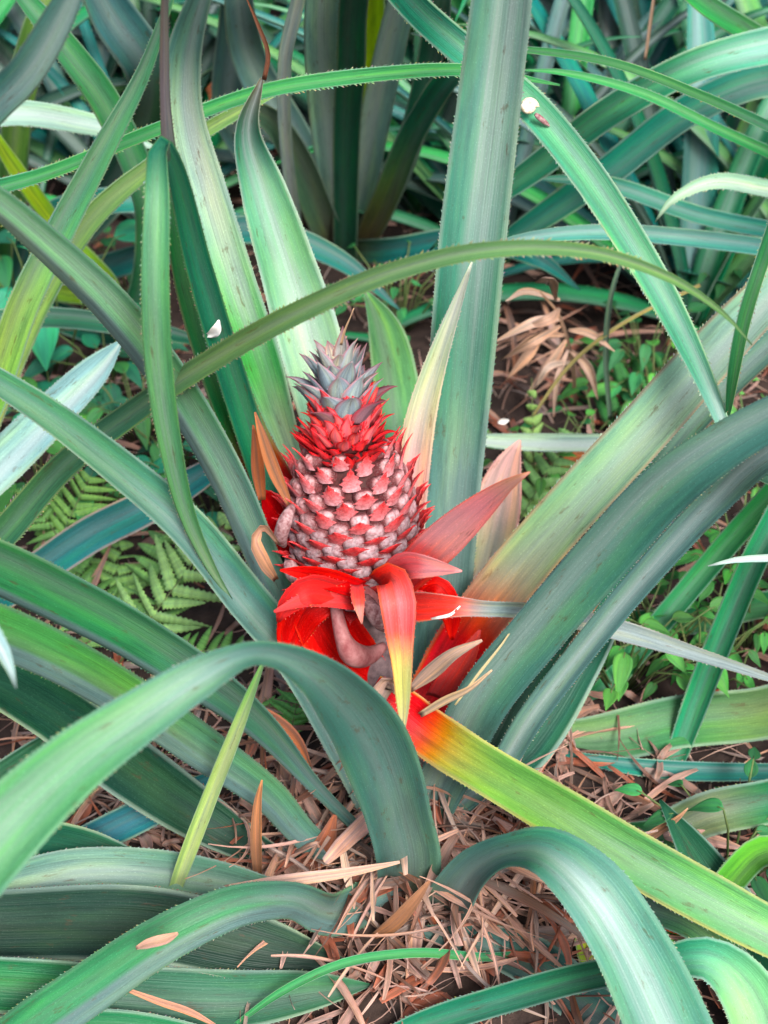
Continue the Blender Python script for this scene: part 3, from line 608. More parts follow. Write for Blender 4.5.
# leaf with the snail, hanging from the top
leaf(CB, [(345, 258, 1.48, 24, 0, G1, .1), (350, 80, 1.25, 30), (375, -30, 1.05, 30), (430, 22, .97, 32), (475, 60, .94, 33, 0, (.05, .25, .15), .3), (525, 100, .92, 34, -6, (.06, .27, .16), .35), (580, 165, .885, 35, -8, (.05, .22, .13), .3), (625, 232, .86, 34, -8), (665, 300, .83, 30, -8, (.06, .24, .15), .35), (700, 370, .79, 22), (725, 430, .765, 13, 0, (.16, .32, .28), .6), (745, 495, .75, 2)],
     chan=.3, edge=(.3, .42, .34), spine=.0010)
random.seed(21)
for az, el, ln_, dr, c in ((-40, 60, .7, 1.2, BGRN), (20, 55, .7, 1.5, G2), (80, 50, .8, 1.5, G1), (140, 50, .7, 1.4, BGRN), (200, 60, .75, 1.6, G2), (235, 50, .8, 1.5, G1), (280, 45, .7, 1.4, LIME), (170, 35, .6, 1.0, TEAL), (110, 70, .8, 1.8, BGRN), (320, 70, .7, 1.0, G2)):
    free_leaf(BR, BR.location, R(az), R(el), ln_, .032, R(dr * 50), c, .2)

RP = plant(.50, .80, 'pineapple plant beyond the right edge, its leaves low behind the big grey-green ones')
def rl(pts, **k): leaf(RP, pts, **k)
rl([(1000, 760, .80, 30, 0, G1, .1), (960, 480, .80, 28), (860, 390, .77, 28), (770, 530, .765, 28, 0, (.03, .22, .11), .2), (725, 630, .78, 28, 6), (690, 720, .77, 26, 6, (.03, .22, .11), .2), (665, 810, .75, 18), (655, 850, .73, 2)], chan=.5)
rl([(1000, 740, .80, 30, 0, G1, .1), (860, 420, .80, 28), (760, 508, .86, 26, 0, BGRN, .15), (680, 600, .87, 25, 6, (.05, .28, .12), .25), (605, 690, .83, 24, 6), (545, 775, .76, 18), (525, 810, .74, 2)], chan=.5)
rl([(1000, 760, .80, 50, 0, G1, .1), (860, 680, .77, 56), (768, 712, .775, 54, 0, (.10, .17, .07), .05), (680, 722, .775, 54, 4, (.05, .17, .07), .1), (600, 738, .765, 48, 4, (.08, .17, .08)), (545, 752, .76, 26), (515, 760, .755, 3)], chan=.3)
rl([(1000, 790, .78, 26, 0, TEAL, .1), (860, 770, .74, 18), (768, 772, .735, 18, 0, (.01, .15, .13), .3), (670, 770, .735, 20), (590, 764, .74, 12), (550, 760, .745, 2)], chan=.4)
rl([(1000, 800, .77, 40, 0, G1, .1), (860, 780, .68, 46), (768, 802, .675, 46, 0, (.03, .15, .07), .1), (710, 814, .675, 46, 6, (.16, .2, .13), .1), (650, 838, .67, 38, 6, (.04, .16, .07)), (600, 870, .665, 22), (570, 900, .66, 3)], chan=.45)
rl([(1000, 640, .82, 40, 0, G1, .1), (860, 600, .88, 30), (768, 604, .90, 28, 0, (.03, .15, .06), .1), (680, 622, .90, 28), (600, 618, .91, 18), (560, 612, .92, 2)], chan=.4)
rl([(1000, 500, .9, 30, 0, SILV, .6), (860, 430, .98, 26), (740, 436, 1.01, 20, 0, (.36, .52, .46), .8), (620, 442, 1.01, 18), (520, 442, 1.02, 18), (480, 440, 1.02, 12), (440, 438, 1.02, 2)], chan=.4, spine=.0008)
rl([(1000, 640, .82, 30, 0, G1, .1), (860, 520, .80, 24), (770, 478, .80, 14, 0, (.03, .12, .07), .1), (740, 470, .80, 8), (720, 475, .80, 1)])
rl([(1000, 700, .80, 20, 0, SILV, .4), (860, 552, .74, 13), (768, 558, .735, 8), (735, 560, .735, 6), (708, 566, .735, 1)], spine=0)

BRP = plant(.30, .50, 'pineapple plant at the bottom right corner with bright yellow-green leaves')
leaf(BRP, [(760, 1150, .50, 30, 0, G1, .1), (830, 900, .56, 34), (770, 850, .60, 32, 0, (.13, .38, .08), .1), (722, 890, .60, 32, 0, (.12, .36, .07), .1), (685, 935, .59, 30), (640, 990, .57, 26), (600, 1030, .56, 2)], chan=.45)
leaf(BRP, [(720, 1180, .48, 40, 0, G1, .2), (765, 1060, .485, 62, 0, (.16, .42, .2), .4), (742, 985, .495, 60), (706, 958, .50, 44, 0, (.05, .24, .14), .2), (650, 966, .505, 30, 0, (.02, .12, .06), .1), (580, 978, .51, 30), (500, 1000, .515, 30, 0, (.015, .14, .08), .15), (420, 1025, .515, 26), (350, 1050, .51, 3)], chan=.45)
leaf(BRP, [(740, 1150, .50, 30, 0, YEL, .0), (760, 1000, .545, 36, 0, (.10, .25, .1), .1), (700, 930, .575, 30), (640, 905, .60, 30, 0, (.05, .12, .1), .2), (570, 900, .62, 24), (540, 890, .63, 2)], chan=.4)
leaf(BRP, [(700, 1150, .50, 30, 0, YEL, .0), (640, 1040, .53, 36, 0, YEL, 0), (600, 985, .56, 34, 0, (.3, .4, .08), 0), (585, 940, .58, 22), (580, 910, .6, 2)], chan=.4)
leaf(BRP, [(700, 1150, .50, 30, 0, SLATE, .1), (600, 1060, .53, 50, 0, (.03, .09, .08), .2), (520, 985, .565, 50), (450, 975, .575, 26), (410, 975, .58, 3)], chan=.3)
leaf(BRP, [(760, 1150, .50, 30, 0, DARK, 0), (760, 1010, .53, 60, 0, (.02, .09, .05), 0), (740, 930, .58, 60), (700, 860, .62, 40), (660, 800, .66, 3)], chan=.3)

LL = plant(-.42, .52, 'pineapple plant past the lower left edge, dark low leaves under the arching one')
leaf(LL, [(-330, 1000, .52, 30, 0, GREY, .2), (-140, 880, .585, 40), (-10, 884, .60, 40, 6, (.10, .22, .17), .35), (80, 868, .61, 42, 6, (.14, .24, .20), .4), (180, 872, .61, 40, 4, (.08, .17, .12), .3), (265, 890, .60, 28), (330, 910, .59, 3)], chan=.35)
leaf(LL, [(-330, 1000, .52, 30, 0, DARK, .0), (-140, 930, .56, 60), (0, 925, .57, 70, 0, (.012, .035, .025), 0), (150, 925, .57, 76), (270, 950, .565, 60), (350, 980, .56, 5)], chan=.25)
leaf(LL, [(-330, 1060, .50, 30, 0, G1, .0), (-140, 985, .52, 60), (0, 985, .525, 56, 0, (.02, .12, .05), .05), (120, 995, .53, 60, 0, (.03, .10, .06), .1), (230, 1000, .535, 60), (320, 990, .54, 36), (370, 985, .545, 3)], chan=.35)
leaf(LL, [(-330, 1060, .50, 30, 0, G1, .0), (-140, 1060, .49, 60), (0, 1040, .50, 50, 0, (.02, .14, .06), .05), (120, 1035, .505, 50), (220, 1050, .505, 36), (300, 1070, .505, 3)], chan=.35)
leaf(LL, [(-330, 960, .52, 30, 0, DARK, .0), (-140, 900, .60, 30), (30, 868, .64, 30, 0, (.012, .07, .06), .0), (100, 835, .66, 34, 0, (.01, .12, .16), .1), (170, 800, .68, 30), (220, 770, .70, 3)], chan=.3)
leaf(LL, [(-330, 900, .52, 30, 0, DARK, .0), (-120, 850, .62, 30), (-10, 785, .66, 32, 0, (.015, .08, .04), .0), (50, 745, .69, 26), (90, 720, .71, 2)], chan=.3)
leaf(LL, [(-330, 800, .54, 30, 0, SILV, .4), (-120, 590, .5, 34), (-30, 610, .46, 28, 0, (.3, .42, .45), .6), (5, 655, .45, 14), (16, 688, .445, 1)], chan=.4)
leaf(LL, [(-330, 980, .52, 30, 0, DARK, .0), (-120, 820, .62, 40), (0, 835, .64, 42, 0, (.02, .10, .06), 0), (90, 850, .63, 40), (180, 880, .62, 3)], chan=.3)

# narrow single blades
def blade(label, pts, **k):
    q = P(pts[0][0], pts[0][1], pts[0][2]); o = leaf(None, pts, name='grass_blade', **k)
    return tag(o, label, 'grass')
blade('thin yellow-green blade standing slanted left of the fruit, under the blurred arching leaf', [(166, 915, .60, 12, 0, (.3, .38, .16), .2), (185, 860, .605, 17, 10, (.3, .42, .16), .3), (212, 790, .605, 17), (236, 730, .60, 15), (252, 690, .60, 10, 0, (.2, .4, .14)), (266, 655, .60, 2)], chan=.6, spine=0)
blade('slender bright green blade arching over the dry litter at the bottom', [(560, 968, .575, 4, 0, (.05, .22, .1), .1), (490, 957, .56, 9), (415, 953, .55, 10, 8, (.05, .24, .09), .1), (345, 963, .54, 10), (285, 990, .53, 9), (228, 1030, .52, 4)], chan=.5, spine=0)
blade('thin dry yellowish stalk slanting behind the fruit on the right', [(700, 285, 1.15, 4, 0, (.3, .24, .08)), (620, 325, 1.12, 4), (570, 365, 1.12, 4), (530, 420, 1.1, 3)], spine=0, chan=.5)
blade('thin grey-green grass blade upright above the dried fern', [(610, 420, 1.15, 5, 0, (.1, .2, .13)), (606, 340, 1.12, 6), (615, 280, 1.1, 5), (640, 220, 1.1, 1)], spine=0, chan=.5)

# ------------------------------------------------------------------ filler rosettes
fill_labels = [
 ('low pineapple plant in the background left of the upright leaf', (430, 110)), ('pineapple plant in the background between two dark sweeping leaves at the right', (640, 190)),
 ('pineapple plant half hidden in the upper middle background', (540, 40)), ('pineapple plant far back in the top left corner', (60, 20)),
 ('pineapple plant far back at the top edge left of the middle', (200, -20)), ('pineapple plant far back at the top right edge', (700, -20)),
 ('pineapple plant in the left background under the yellow-green leaf', (90, 170)),
 ('pineapple plant behind the big grey-green leaf at the right edge', (830, 330)),
 ('pineapple plant farthest back in the top middle', (380, -60)), ('pineapple plant at the right edge of the background, second from the top', (820, 60)),
 ('pineapple plant at the left edge behind the silver leaf', (-110, 260)),
 ('pineapple plant in the dark gap right of the dried fern', (690, 330)), ('small pineapple plant between the upright back plant and the tall leaf', (420, 215)),
 ('small pineapple plant just left of the upright back plant', (215, 170)), ('pineapple plant in the right background under the snail leaf', (560, 250)),
 ('narrow-leaved pineapple plant in the upper right, under the pale arching leaf', (720, 240)), ('narrow-leaved pineapple plant at the top between the tall leaf and the sweeping leaves', (580, 100)),
 ('narrow-leaved pineapple plant at the top right behind the sweeping leaves', (680, 60)), ('narrow-leaved pineapple plant far back at the top centre', (460, 0)), ('narrow-leaved pineapple plant in the top left behind the yellow-green leaf', (120, 60)), ('narrow-leaved pineapple plant at the left edge of the background', (-30, 150)),
 ('narrow-leaved pineapple plant at the right edge, highest of those in view', (760, 20)), ('narrow-leaved pineapple plant low behind the snail leaf', (610, 215)), ('narrow-leaved pineapple plant low behind the long thin crossing leaf at the right', (500, 265)), ('narrow-leaved pineapple plant between the two pale upright leaves and the top left corner', (150, 230))]
rnd = random.Random(5); random.seed(9)
for lab, (px, py) in fill_labels:
    g = G(px, py); pl = plant(g.x, g.y, lab)
    k = rnd.randint(16, 22)
    for i in range(k):
        f = i / k; c = rnd.choice([G1, G2, TEAL, BGRN, DARK, G2, TEAL, SLATE, (.10, .26, .10), DARK])
        az = i * GA + rnd.uniform(-.3, .3)
        if math.cos(az) < -.2 and py > 60: az += math.pi
        el = R(25 + 50 * f + rnd.uniform(-8, 8))
        free_leaf(pl, (g.x, g.y, g.z), az, el, rnd.uniform(.35, .65), rnd.uniform(.014, .028) if 'narrow' in lab else rnd.uniform(.024, .042), R(rnd.uniform(40, 90)), c, rnd.uniform(.05, .5), bend=rnd.uniform(-.5, .5), spine=.0010, n=18, step=.008)

# ------------------------------------------------------------------ dry litter
DC = [(.46, .27, .22), (.31, .17, .135), (.58, .39, .34), (.16, .08, .06), (.50, .31, .275), (.36, .22, .18), (.34, .12, .08), (.34, .25, .23)]
def strip_mesh(rnd, length, width, c, curl=1.0):
    n = 9; C = [Vector((-length / 2, 0, 0))]; a = rnd.uniform(-.2, .2); e = rnd.uniform(-.05, .25) * curl
    da = rnd.uniform(-.16, .16) * curl; de = rnd.uniform(-.12, .03) * curl
    for i in range(n): C.append(C[-1] + Vector((math.cos(a) * math.cos(e), math.sin(a) * math.cos(e), math.sin(e))) * (length / n)); a += da; e += de
    tw0 = rnd.uniform(-.6, .6); tw = rnd.uniform(-2.2, 2.2) * curl; S = []; Nn = []; H = []; cols = []
    for i in range(n + 1):
        T = (C[min(i+1, n)] - C[max(i-1, 0)]).normalized(); f = i / n
        s = Quaternion(T, tw0 + tw * f) @ T.cross(Vector((0, 0, 1))).normalized(); S.append(s); Nn.append(s.cross(T).normalized())
        H.append(max(.0004, width / 2 * (1 - f ** 1.8) * (.25 + .8 * math.sin(min(1.57, f * 3 + .3))) * rnd.uniform(.82, 1.15))); j = 1 + .35 * noise.noise(Vector((f * 3, width * 900, length * 50)))
        cols.append(tuple(min(1, q * j) for q in c) + (rnd.uniform(0, .3),))
    return ribbon(C, S, Nn, H, cols, chan=rnd.uniform(.2, .9), thick=.0006, nx=4, spine=0)
def cat_mesh(parts):
    V = []; Fc = []; K = []; U = []
    for v, f, k, u in parts:
        o = len(V); V += v; Fc += [tuple(i + o for i in x) for x in f]; K += k; U += u
    return V, Fc, K, U
def xf(v, M): return [tuple(M @ Vector(p)) for p in v]
rnd = random.Random(31)
# mass of litter as one object
parts = []
protos = [strip_mesh(rnd, rnd.uniform(.03, .11), rnd.choice([.0015, .003, .004, .006, .009, .013]), rnd.choice(DC)) for _ in range(40)]
def scatter(n, region):
    for _ in range(n):
        x, y = region(); z = ground_h(x, y) + rnd.uniform(.0, .014)
        M = Matrix.Translation((x, y, z)) @ Matrix.Rotation(rnd.uniform(0, 6.28), 4, 'Z') @ Matrix.Rotation(rnd.gauss(0, .22), 4, 'Y') @ Matrix.Rotation(rnd.gauss(0, .4), 4, 'X') @ Matrix.Scale(rnd.uniform(.6, 1.1), 4)
        v, f, k, u = protos[rnd.randrange(40)]; parts.append((xf(v, M), f, k, u))
scatter(1300, lambda: (.02 + rnd.gauss(0, .13), .64 + rnd.gauss(0, .10)))
scatter(1500, lambda: (rnd.uniform(-.6, .6), rnd.uniform(.4, 1.3)))
scatter(2600, lambda: (rnd.uniform(-1.0, 1.0), rnd.uniform(1.1, 2.1)))
V, Fc, K, U = cat_mesh(parts); lit = finish('leaf_litter', V, Fc, M_dry, None, K, U); lit['kind'] = 'stuff'; lit['label'] = 'mat of small dry brown leaf shreds covering the soil'

strips = []
SW = [[.0035, .007, .010, .005, .014, .005, .0035, .007][(k * 3 + k // 8) % 8] for k in range(16)]
for k in range(16):
    V, Fc, K, U = strip_mesh(rnd, rnd.uniform(.06, .15), SW[k] * rnd.uniform(.8, 1.15), DC[k % 8] if k % 8 != 5 else DC[0], .8)
    strips.append((V, Fc, K, U))
smeshes = []
def dry_strip(k):
    V, Fc, K, U = strips[k]
    return finish('dry_leaf', V, Fc, M_dry, None, K, U)
proto_objs = [dry_strip(k) for k in range(16)]; used = set()
def put_strip(k, loc, rz, ry, rx, s, label, group):
    if k in used: o = proto_objs[k].copy(); COL.objects.link(o)
    else: o = proto_objs[k]; used.add(k)
    o.location = loc; o.rotation_euler = (rx, ry, rz); o.scale = (s, s, s); tag(o, label, 'dead leaf', group); return o
WD = {.0035: 'hair-thin', .005: 'narrow', .007: 'medium-wide', .010: 'broad', .014: 'very broad'}
CN = ['tan brown', 'mid brown', 'pale pinkish', 'dark brown', 'pinkish tan', 'tan brown', 'rusty', 'greyish']
LOOK = [CN[k % 8] + ' ' + ('long ' if max(v[0] for v in strips[k][0]) > .05 else 'short ') + WD[SW[k]] + ' dry strip' for k in range(16)]
def heap_place(px, py):
    v = 'top' if py < 830 else ('bottom' if py > 950 else 'middle')
    h = 'left' if px < 360 else ('right' if px > 460 else 'centre')
    return v + ' ' + h
for i in range(190):
    k = i % 16
    if i < 130: px, py = rnd.gauss(410, 90), rnd.gauss(850, 90)
    else: px, py = rnd.gauss(520, 50), rnd.gauss(900, 60)
    if not (200 < px < 620 and 715 < py < 1030): px, py = rnd.uniform(300, 560), rnd.uniform(770, 1020)
    g = G(px, py); dx, dy = g.x - .02, g.y - .66
    rz = math.atan2(dy, dx) + rnd.gauss(0, .7) + (math.pi if rnd.random() < .4 else 0)
    put_strip(k, (g.x, g.y, g.z + rnd.uniform(.006, .03)), rz, rnd.gauss(.1, .22), rnd.gauss(0, .5), rnd.uniform(.6, 1.05),
              LOOK[k] + ' at the ' + heap_place(px, py) + ' of the heap', LOOK[k] + 's at the ' + heap_place(px, py) + ' of the heap')
for i in range(44):
    k = (i * 5) % 16; px, py = rnd.uniform(235, 345), rnd.uniform(735, 905); g = G(px, py)
    put_strip(k, (g.x, g.y, g.z + rnd.uniform(.01, .035)), rnd.uniform(0, 6.3), rnd.gauss(.2, .35), rnd.gauss(0, .6), rnd.uniform(.5, .9),
              LOOK[k] + ' between the left leaf bases', LOOK[k] + 's between the left leaf bases')
for i in range(36):
    g = G(rnd.uniform(0, 80), rnd.uniform(690, 770)) if i < 14 else G(rnd.uniform(90, 190), rnd.uniform(770, 870))
    put_strip(i % 16, (g.x, g.y, g.z + .015), rnd.uniform(0, 6.3), rnd.gauss(0, .2), rnd.gauss(0, .5), rnd.uniform(.6, .9),
              LOOK[i % 16] + ' in the ' + ('upper' if i < 14 else 'lower') + ' gap between dark leaves, lower left', LOOK[i % 16] + 's in the ' + ('upper' if i < 14 else 'lower') + ' gap at the lower left')
for i in range(70):
    g = G(rnd.uniform(480, 768), rnd.uniform(130, 430))
    put_strip(i % 16, (g.x, g.y, g.z + .02), rnd.uniform(0, 6.3), rnd.gauss(0, .3), rnd.gauss(0, .5), rnd.uniform(.8, 1.4),
              LOOK[i % 16] + ' on the ground in the right background', LOOK[i % 16] + 's in the right background')
for i in range(20):
    g = G(rnd.uniform(0, 400), rnd.uniform(20, 260))
    put_strip(i % 16, (g.x, g.y, g.z + .02), rnd.uniform(0, 6.3), rnd.gauss(0, .3), rnd.gauss(0, .5), rnd.uniform(.8, 1.4),
              LOOK[i % 16] + ' on the ground in the upper left background', LOOK[i % 16] + 's in the left background')

def dry(label, pts, col=DC[0], cat='dead leaf', **k):
    kw = dict(spine=0, mat=M_dry, chan=.5, thick=.0007, under=col, col=col, bloom=.1, wave=.15); kw.update(k)
    o = leaf(None, pts, name='dry_leaf', **kw); return tag(o, label, cat)
dry('long pale dry strip lying across the grey-green leaf at the lower left', [(225, 889, .585, 8), (290, 880, .582, 13), (350, 872, .58, 10), (400, 862, .58, 3)], DC[2])
dry('small pinkish dry flake on the lower left arching leaf', [(136, 948, .507, 3), (150, 943, .506, 10), (168, 938, .507, 10), (178, 933, .508, 3)], (.5, .3, .25))
dry('brown shrivelled leaf standing upright to the left of the fruit', [(262, 500, .76, 8), (258, 470, .765, 14), (256, 445, .77, 10), (253, 425, .77, 2)], (.3, .1, .05))
dry('reddish brown curled dry leaf beside the left bracts', [(276, 580, .70, 6), (262, 560, .69, 14, 20), (254, 540, .69, 12, 40), (262, 528, .70, 8), (280, 545, .71, 3)], (.45, .25, .18))
dry('dark brown shrivelled leaf just above the left red leaf base', [(290, 505, .74, 6), (274, 470, .745, 14), (262, 435, .75, 10), (255, 412, .755, 2)], (.28, .12, .07))
dry('pale papery dry bract curled at the foot of the stalk', [(372, 720, .66, 8), (376, 695, .655, 20, 20), (388, 680, .655, 16, 50), (400, 690, .655, 14, 10), (402, 706, .65, 4)], (.55, .38, .34))
dry('pale dry shred sticking out right of the stalk over the red leaf base', [(410, 690, .67, 6), (430, 672, .665, 16, 20), (455, 652, .66, 12), (482, 640, .66, 3)], (.52, .36, .30))
dry('lower pale dry shred under the first, right of the stalk', [(420, 715, .66, 6), (445, 700, .655, 9, 20), (470, 688, .65, 6), (492, 670, .65, 2)], (.48, .36, .28))
dry('straight pale dry fibre lying on the pale leaf with red base', [(455, 705, .66, 2), (480, 672, .67, 3), (505, 640, .68, 2), (520, 615, .69, 1)], (.5, .42, .25))
dry('large reddish brown dead leaf lying below the foreground leaf', [(235, 715, .70, 20), (262, 722, .69, 30), (290, 742, .68, 26), (310, 770, .67, 6)], (.42, .16, .10))
dry('broad pinkish dead leaf in the litter left of the plant base', [(290, 900, .63, 10), (310, 870, .63, 26), (325, 845, .63, 24), (335, 815, .64, 5)], (.45, .17, .11))
dry('long straight dry strip leaning below the lower right arching leaf', [(462, 905, .585, 6), (480, 925, .58, 14), (500, 950, .575, 13), (520, 968, .57, 4)], DC[2])
dry('stiff upright tan strip in the litter under the foreground arch', [(372, 960, .575, 5), (392, 925, .57, 15), (415, 900, .57, 12), (430, 880, .575, 3)], (.35, .17, .10))
dry('pale pointed dry strip hanging left of the plant base', [(342, 845, .62, 6), (346, 870, .61, 9), (350, 890, .60, 7), (352, 905, .60, 2)], (.6, .42, .34))
dry('tall rusty dry strip upright left of the litter heap', [(258, 880, .62, 8), (256, 840, .61, 12), (258, 800, .61, 8), (262, 780, .61, 2)], (.42, .2, .12))
dry('dry tan leaf tip lying on the green leaf at the right edge', [(642, 842, .655, 10), (660, 830, .65, 10), (678, 818, .645, 5), (688, 808, .645, 1)], (.55, .32, .22))
dry('long thin dry strip on the dark leaf at the bottom left', [(128, 990, .515, 4), (160, 1002, .51, 7), (190, 1012, .505, 7), (215, 1025, .50, 3)], (.5, .25, .18))
dry('small orange dead leaf on the ground right of the fruit', [(560, 465, 1.08, 10), (585, 455, 1.08, 26), (610, 462, 1.08, 20), (625, 470, 1.08, 4)], (.5, .18, .08))
dry('rust-brown fallen leaf at the top between the upright leaves', [(208, 95, 1.5, 12), (225, 90, 1.5, 30), (242, 92, 1.5, 24), (255, 98, 1.5, 4)], (.45, .16, .08))
dry('pink dead leaf under the yellow-green leaf at the right', [(640, 905, .60, 10), (660, 915, .595, 22), (680, 925, .59, 20), (695, 930, .59, 4)], (.55, .12, .08))
# a few hairs and thin dry lines at leaf tips
dry('thin brown dried leaf tip curling to the top edge', [(264, 80, .885, 5), (268, 55, .88, 5), (258, 25, .87, 4), (245, -5, .86, 1)], (.25, .10, .06))
dry('dry thin stalk upright in the upper right background', [(645, 60, 1.3, 3), (650, 25, 1.3, 4), (655, -10, 1.3, 3)], (.35, .24, .18))
dry('short dry bristle standing up from the top of the fruit crown', [(341, 345, .80, 3), (345, 330, .80, 2.4), (350, 318, .80, 1.4), (354, 308, .80, .8)], (.5, .34, .26))

# dried fern hanging in the background right of the upright leaf
DF = thing('dried_fern', 'dried pinkish brown fern with drooping pointed leaflets behind the upright leaf', 'fern', G(560, 400))
leaf(DF, [(575, 410, 1.2, 4, 0, (.3, .18, .12)), (570, 350, 1.15, 4), (556, 310, 1.13, 3), (540, 292, 1.12, 2)], spine=0, name='stem', mat=M_dry)
for (x0, y0, x1, y1, w_) in ((560, 300, 505, 305, 11), (563, 318, 500, 330, 12), (566, 335, 502, 350, 12), (566, 340, 520, 385, 11), (568, 350, 555, 412, 11), (570, 350, 600, 405, 10), (556, 300, 530, 275, 9), (568, 330, 612, 350, 9),
                             (560, 308, 515, 320, 10), (562, 325, 496, 345, 9), (545, 330, 500, 372, 10), (572, 362, 540, 380, 9)):
    x1 += rnd.uniform(-9, 9); y1 += rnd.uniform(-6, 16); mx, my = (x0 + x1) / 2 + rnd.uniform(-7, 7), (y0 + y1) / 2 - rnd.uniform(-4, 12)
    leaf(DF, [(x0, y0, 1.14, 3, 0, rnd.choice([(.58, .38, .30), (.5, .3, .22), (.62, .42, .35)])), (mx, my, rnd.uniform(1.09, 1.14), w_ * rnd.uniform(.6, 1.2), rnd.uniform(-60, 60)), (x1, y1, 1.11, 1)], spine=0, name='leaflet', mat=M_dry, chan=.6, under=(.5, .3, .25), nx=4, thick=.0006)

# ------------------------------------------------------------------ ferns and small plants
def frond(parent, basep, dirn, length, width, col, nrm, rnd, curve=.25):
    """frond with lobed pinnae, one mesh; plus rachis"""
    d = dirn.normalized(); nr = (nrm - d * nrm.dot(d)).normalized(); sd_ = d.cross(nr).normalized()
    parts = []; np_ = max(7, int(length / .015)); C = []
    for i in range(np_ + 6):
        f = i / (np_ + 5); C.append(basep + d * (length * f) - nr * (curve * length * f * f))
    V, Fc = tube(C, [.0009 * (1 - .7 * i / len(C)) for i in range(len(C))], 6)
    rc = finish('rachis', V, Fc, M_stem, parent)
    for i in range(np_):
        f = .12 + .86 * i / np_; p0 = basep + d * (length * f) - nr * (curve * length * f * f)
        L = width * math.sin(min(1, (1 - f) * 1.6 + .08) * 1.45) ** 1.1 * (1 if f > .2 else .8)
        for sg in (-1, 1):
            dd = (sd_ * sg + d * rnd.uniform(.3, .75) + nr * rnd.uniform(-.35, .15)).normalized(); pw = length / np_ * .40
            C2 = []; S = []; Nn = []; H = []; cols = []; m = 22; dz = rnd.uniform(.05, .7); L *= rnd.uniform(.8, 1.1); rn = rnd.gauss(0, .35)
            for k in range(m + 1):
                g = k / m; C2.append(p0 + dd * (L * g) - nr * (dz * L * g * g)); 
                H.append(max(.0003, pw * (1 - g ** 2) ** .7 * (1.0 if k % 2 else .66)))
                T = dd; s = Quaternion(T, rn) @ T.cross(nr).normalized(); S.append(s); Nn.append(s.cross(T).normalized() * -1); j = rnd.uniform(.8, 1.2); cols.append((col[0] * j, col[1] * j, col[2] * j, .1))
            parts.append(ribbon(C2, S, Nn, H, cols, chan=.3, thick=.0004, nx=2))
    V, Fc, K, U = cat_mesh(parts); finish('pinnae', V, Fc, M_small, parent, K, U)
FG = (.16, .36, .10)
def fern(label, specs):
    b0 = specs[0][0]; o = thing('fern', label, 'fern', b0, 'ferns in the undergrowth')
    for b, t, wd, c in specs:
        d = t - b; frond(o, b, d, d.length, wd, c, (CAM - b).normalized() + Vector((0, 0, .6)), rnd)
fern('light green fern with open fronds between the crossing leaves left of the fruit',
     [(P(120, 662, .85), P(228, 505, .93), .046, (.30, .52, .22)), (P(150, 655, .86), P(168, 500, .97), .035, (.20, .42, .15)), (P(110, 640, .9), P(120, 520, 1.0), .035, (.24, .46, .17)), (P(125, 650, .87), P(52, 560, .93), .035, (.22, .44, .16)), (P(130, 650, .88), P(30, 500, 1.0), .035, (.16, .36, .11)), (P(150, 660, .84), P(245, 640, .84), .026, (.14, .34, .1))])
fern('small pale fern seen in the gap under the foreground leaf', [(P(300, 740, .74), P(262, 690, .78), .03, (.16, .4, .13)), (P(290, 740, .74), P(300, 680, .78), .025, (.1, .3, .1))])
fern('dark green fern on the ground to the right of the upright leaf', [(P(600, 430, 1.15), P(670, 350, 1.2), .06, (.04, .18, .05)), (P(620, 430, 1.15), P(690, 400, 1.15), .05, (.05, .2, .06)), (P(590, 430, 1.18), P(620, 340, 1.25), .05, (.04, .17, .05))])
fern('single lime fern tip standing upright right of the fruit', [(P(534, 482, 1.05), P(533, 392, 1.06), .012, (.3, .5, .18))])
fern('dull fern in the upper right background', [(P(700, 200, 1.5), P(740, 140, 1.55), .06, (.05, .2, .06)), (P(690, 200, 1.5), P(640, 140, 1.6), .06, (.05, .18, .07))])
fern('yellowish fern tuft low behind the pale pink leaf', [(P(520, 520, 1.0), P(545, 470, 1.04), .02, (.25, .45, .15)), (P(520, 520, 1.0), P(575, 420, 1.06), .03, (.2, .4, .15))])
fern('green fern at the left edge under the silver leaf', [(P(60, 540, .98), P(90, 470, 1.02), .04, (.2, .4, .12)), (P(60, 540, .98), P(20, 480, 1.02), .04, (.2, .42, .14))])

def leafy(label, px, py, n, size, col, rnd, spread=.05, hgt=.08, group='small leafy plants in the undergrowth', Yoff=0):
    g = G(px, py); o = thing('leafy_plant', label, 'plant', g, group)
    for i in range(n):
        a = i * GA + rnd.uniform(-.4, .4); rr = spread * math.sqrt((i + .5) / n) * rnd.uniform(.8, 1.2); h = hgt * rnd.uniform(.5, 1.1)
        b = g + Vector((math.cos(a) * rr, math.sin(a) * rr, h)); d = Vector((math.cos(a), math.sin(a), rnd.uniform(-.5, .3))).normalized()
        V, Fc = tube([g + Vector((math.cos(a) * rr * .15, math.sin(a) * rr * .15, 0)), g.lerp(b, .6) + Vector((0, 0, .01)), b, b + d * size * .2], [.001, .0009, .0007, .0004], 5); finish('stem', V, Fc, M_stem, o)
        up = Vector((0, -.25, 1)); s0 = d.cross(up).normalized(); m = 9; C = []; H = []; cols = []; k2 = rnd.uniform(.5, 1.3); rnd_d = rnd.uniform(.1, .7); L = size * rnd.uniform(.75, 1.15)
        for k in range(m + 1):
            f = k / m; C.append(b + d * (L * f) - Vector((0, 0, 1)) * (L * rnd_d * f * f)); H.append(max(.0004, L * .27 * math.sin(math.pi * min(1, f ** .7 * .97 + .03)))); cols.append((col[0] * k2, col[1] * k2, col[2] * k2, .1))
        N0 = s0.cross(d).normalized()
        V, Fc, K, U = ribbon(C, [s0] * (m + 1), [N0] * (m + 1), H, cols, chan=.35, thick=.0004, nx=6, wave=.1, seed=i); finish('leaf', V, Fc, M_small, o, K, U)
BC = (.04, .27, .16)
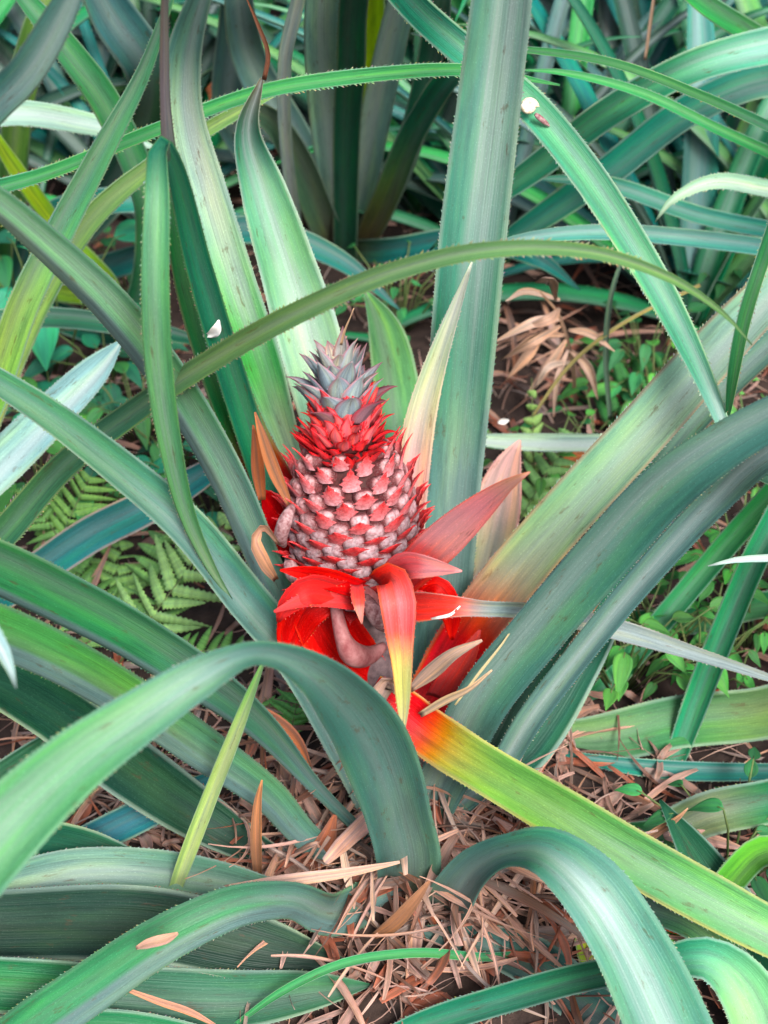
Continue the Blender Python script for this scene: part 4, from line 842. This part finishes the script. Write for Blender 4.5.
leafy('teal-green seedling with broad leaves left of the drooping ribbon leaf', 55, 370, 9, .06, BC, rnd, .07, .16)
leafy('small seedling at the left edge under the yellow-green leaf', 15, 330, 6, .05, (.05, .3, .12), rnd, .05, .12)
leafy('small green seedling low at the left above the crossing dark leaf', 40, 490, 8, .045, (.10, .34, .08), rnd, .06, .06)
for lab_, qx, qy in (('teal weed low in the gap left of the drooping ribbon leaf', 110, 390), ('small weed in the dark gap behind the fern tips', 175, 480), ('small weed beside the fern, under the teal leaf', 95, 520), ('weed in the gap just right of the silver leaf', 140, 440), ('weed at the left under the crossing grey-green leaf', 60, 440), ('weed behind the fern near the drooping leaf tip', 215, 520)):
    leafy(lab_, qx, qy, 14, .034, rnd.choice([BC, (.03, .2, .12), (.08, .3, .10)]), rnd, .06, .06)
spots = [('right edge beside the hanging leaf tip', 745, 480), ('right edge below the big grey-green leaf', 735, 590), ('gap right of the two narrow green leaves', 750, 650), ('gap between the two narrow green leaves', 655, 655), ('shade beneath the grey leaf tip at the right', 620, 690),
         ('ground under the pale horizontal leaf', 600, 480), ('ground right of the pale pink leaf', 540, 510), ('dark gap right of the pale red-based leaf', 650, 420), ('right background under the thin dark leaf', 720, 310),
         ('ground right of the dried fern', 640, 390), ('gap above the broad dull leaf at the right', 700, 680), ('upper right background under the pale arching leaf', 700, 250), ('gap at the lower right under the yellow-green leaf', 730, 880),
         ('ground behind the fruit crown', 400, 330), ('gap left of the pale striped leaf', 130, 300), ('upper background left of the tall leaf', 430, 190), ('top right corner background', 740, 30)]
for s_, px, py in spots:
    leafy('small leafy green weed in the ' + s_ if not s_.startswith('ground') else 'small leafy green weed on the ' + s_, px, py, rnd.randint(18, 26), rnd.uniform(.016, .030), rnd.choice([(.06, .27, .06), (.05, .24, .09), (.10, .32, .08)]), rnd, .07, .07)

# ------------------------------------------------------------------ small things
# snail on the green leaf
sp = P(529, 112, .905)
SN = thing('snail', 'tiny cream snail shell sitting on the edge of the green leaf at the top right', 'snail', sp)
pts = []; rr = []
for i in range(60):
    f = i / 59; a = f * 2 * math.pi * 2.6; q = .0032 * (1 - f) ** 1.1 + .0004
    pts.append(sp + Vector((math.cos(a) * q, math.sin(a) * q * .6 + .002, math.sin(a) * q * .8 + .004 * f + .002))); rr.append(.0026 * (1 - f) ** .9 + .0006)
V, Fc = tube(pts, rr, 10); finish('shell', V, Fc, M_shell, SN)
V, Fc = tube([sp + Vector((.004 + .0016 * i, -.001, -.001 - .0014 * i)) for i in range(7)], [.0012, .0018, .002, .0019, .0017, .0013, .0006], 8); finish('body', V, Fc, M_silver, SN)
# white petal
def petal(label, pts): return tag(leaf(None, pts, name='petal', mat=M_white, spine=0, chan=.6, thick=.0008, nx=6), label, 'petal')
petal('white petal caught on the pale striped leaf at the left', [(203, 336, .80, 2), (211, 334, .795, 7, 35), (217, 329, .79, 11, -10), (219, 320, .79, 2)])
petal('white papery fragment in the litter right of the plant base', [(440, 950, .585, 6), (452, 946, .58, 20, 20), (463, 938, .58, 14), (466, 932, .58, 3)])
petal('small white fragment lower in the litter by the grass blade', [(445, 968, .575, 4), (450, 958, .57, 11), (455, 950, .57, 4)])
petal('whitish crumpled fragment on the ground left of the pale horizontal leaf', [(498, 423, 1.05, 2), (503, 421, 1.05, 7, 30), (509, 420, 1.05, 2)])
petal('thin white curled petal over the tall leaf right of the red bract', [(430, 619, .69, 1.5), (438, 617, .685, 3, 50), (450, 614, .685, 3), (457, 609, .69, 2, 20), (460, 606, .69, 1)])
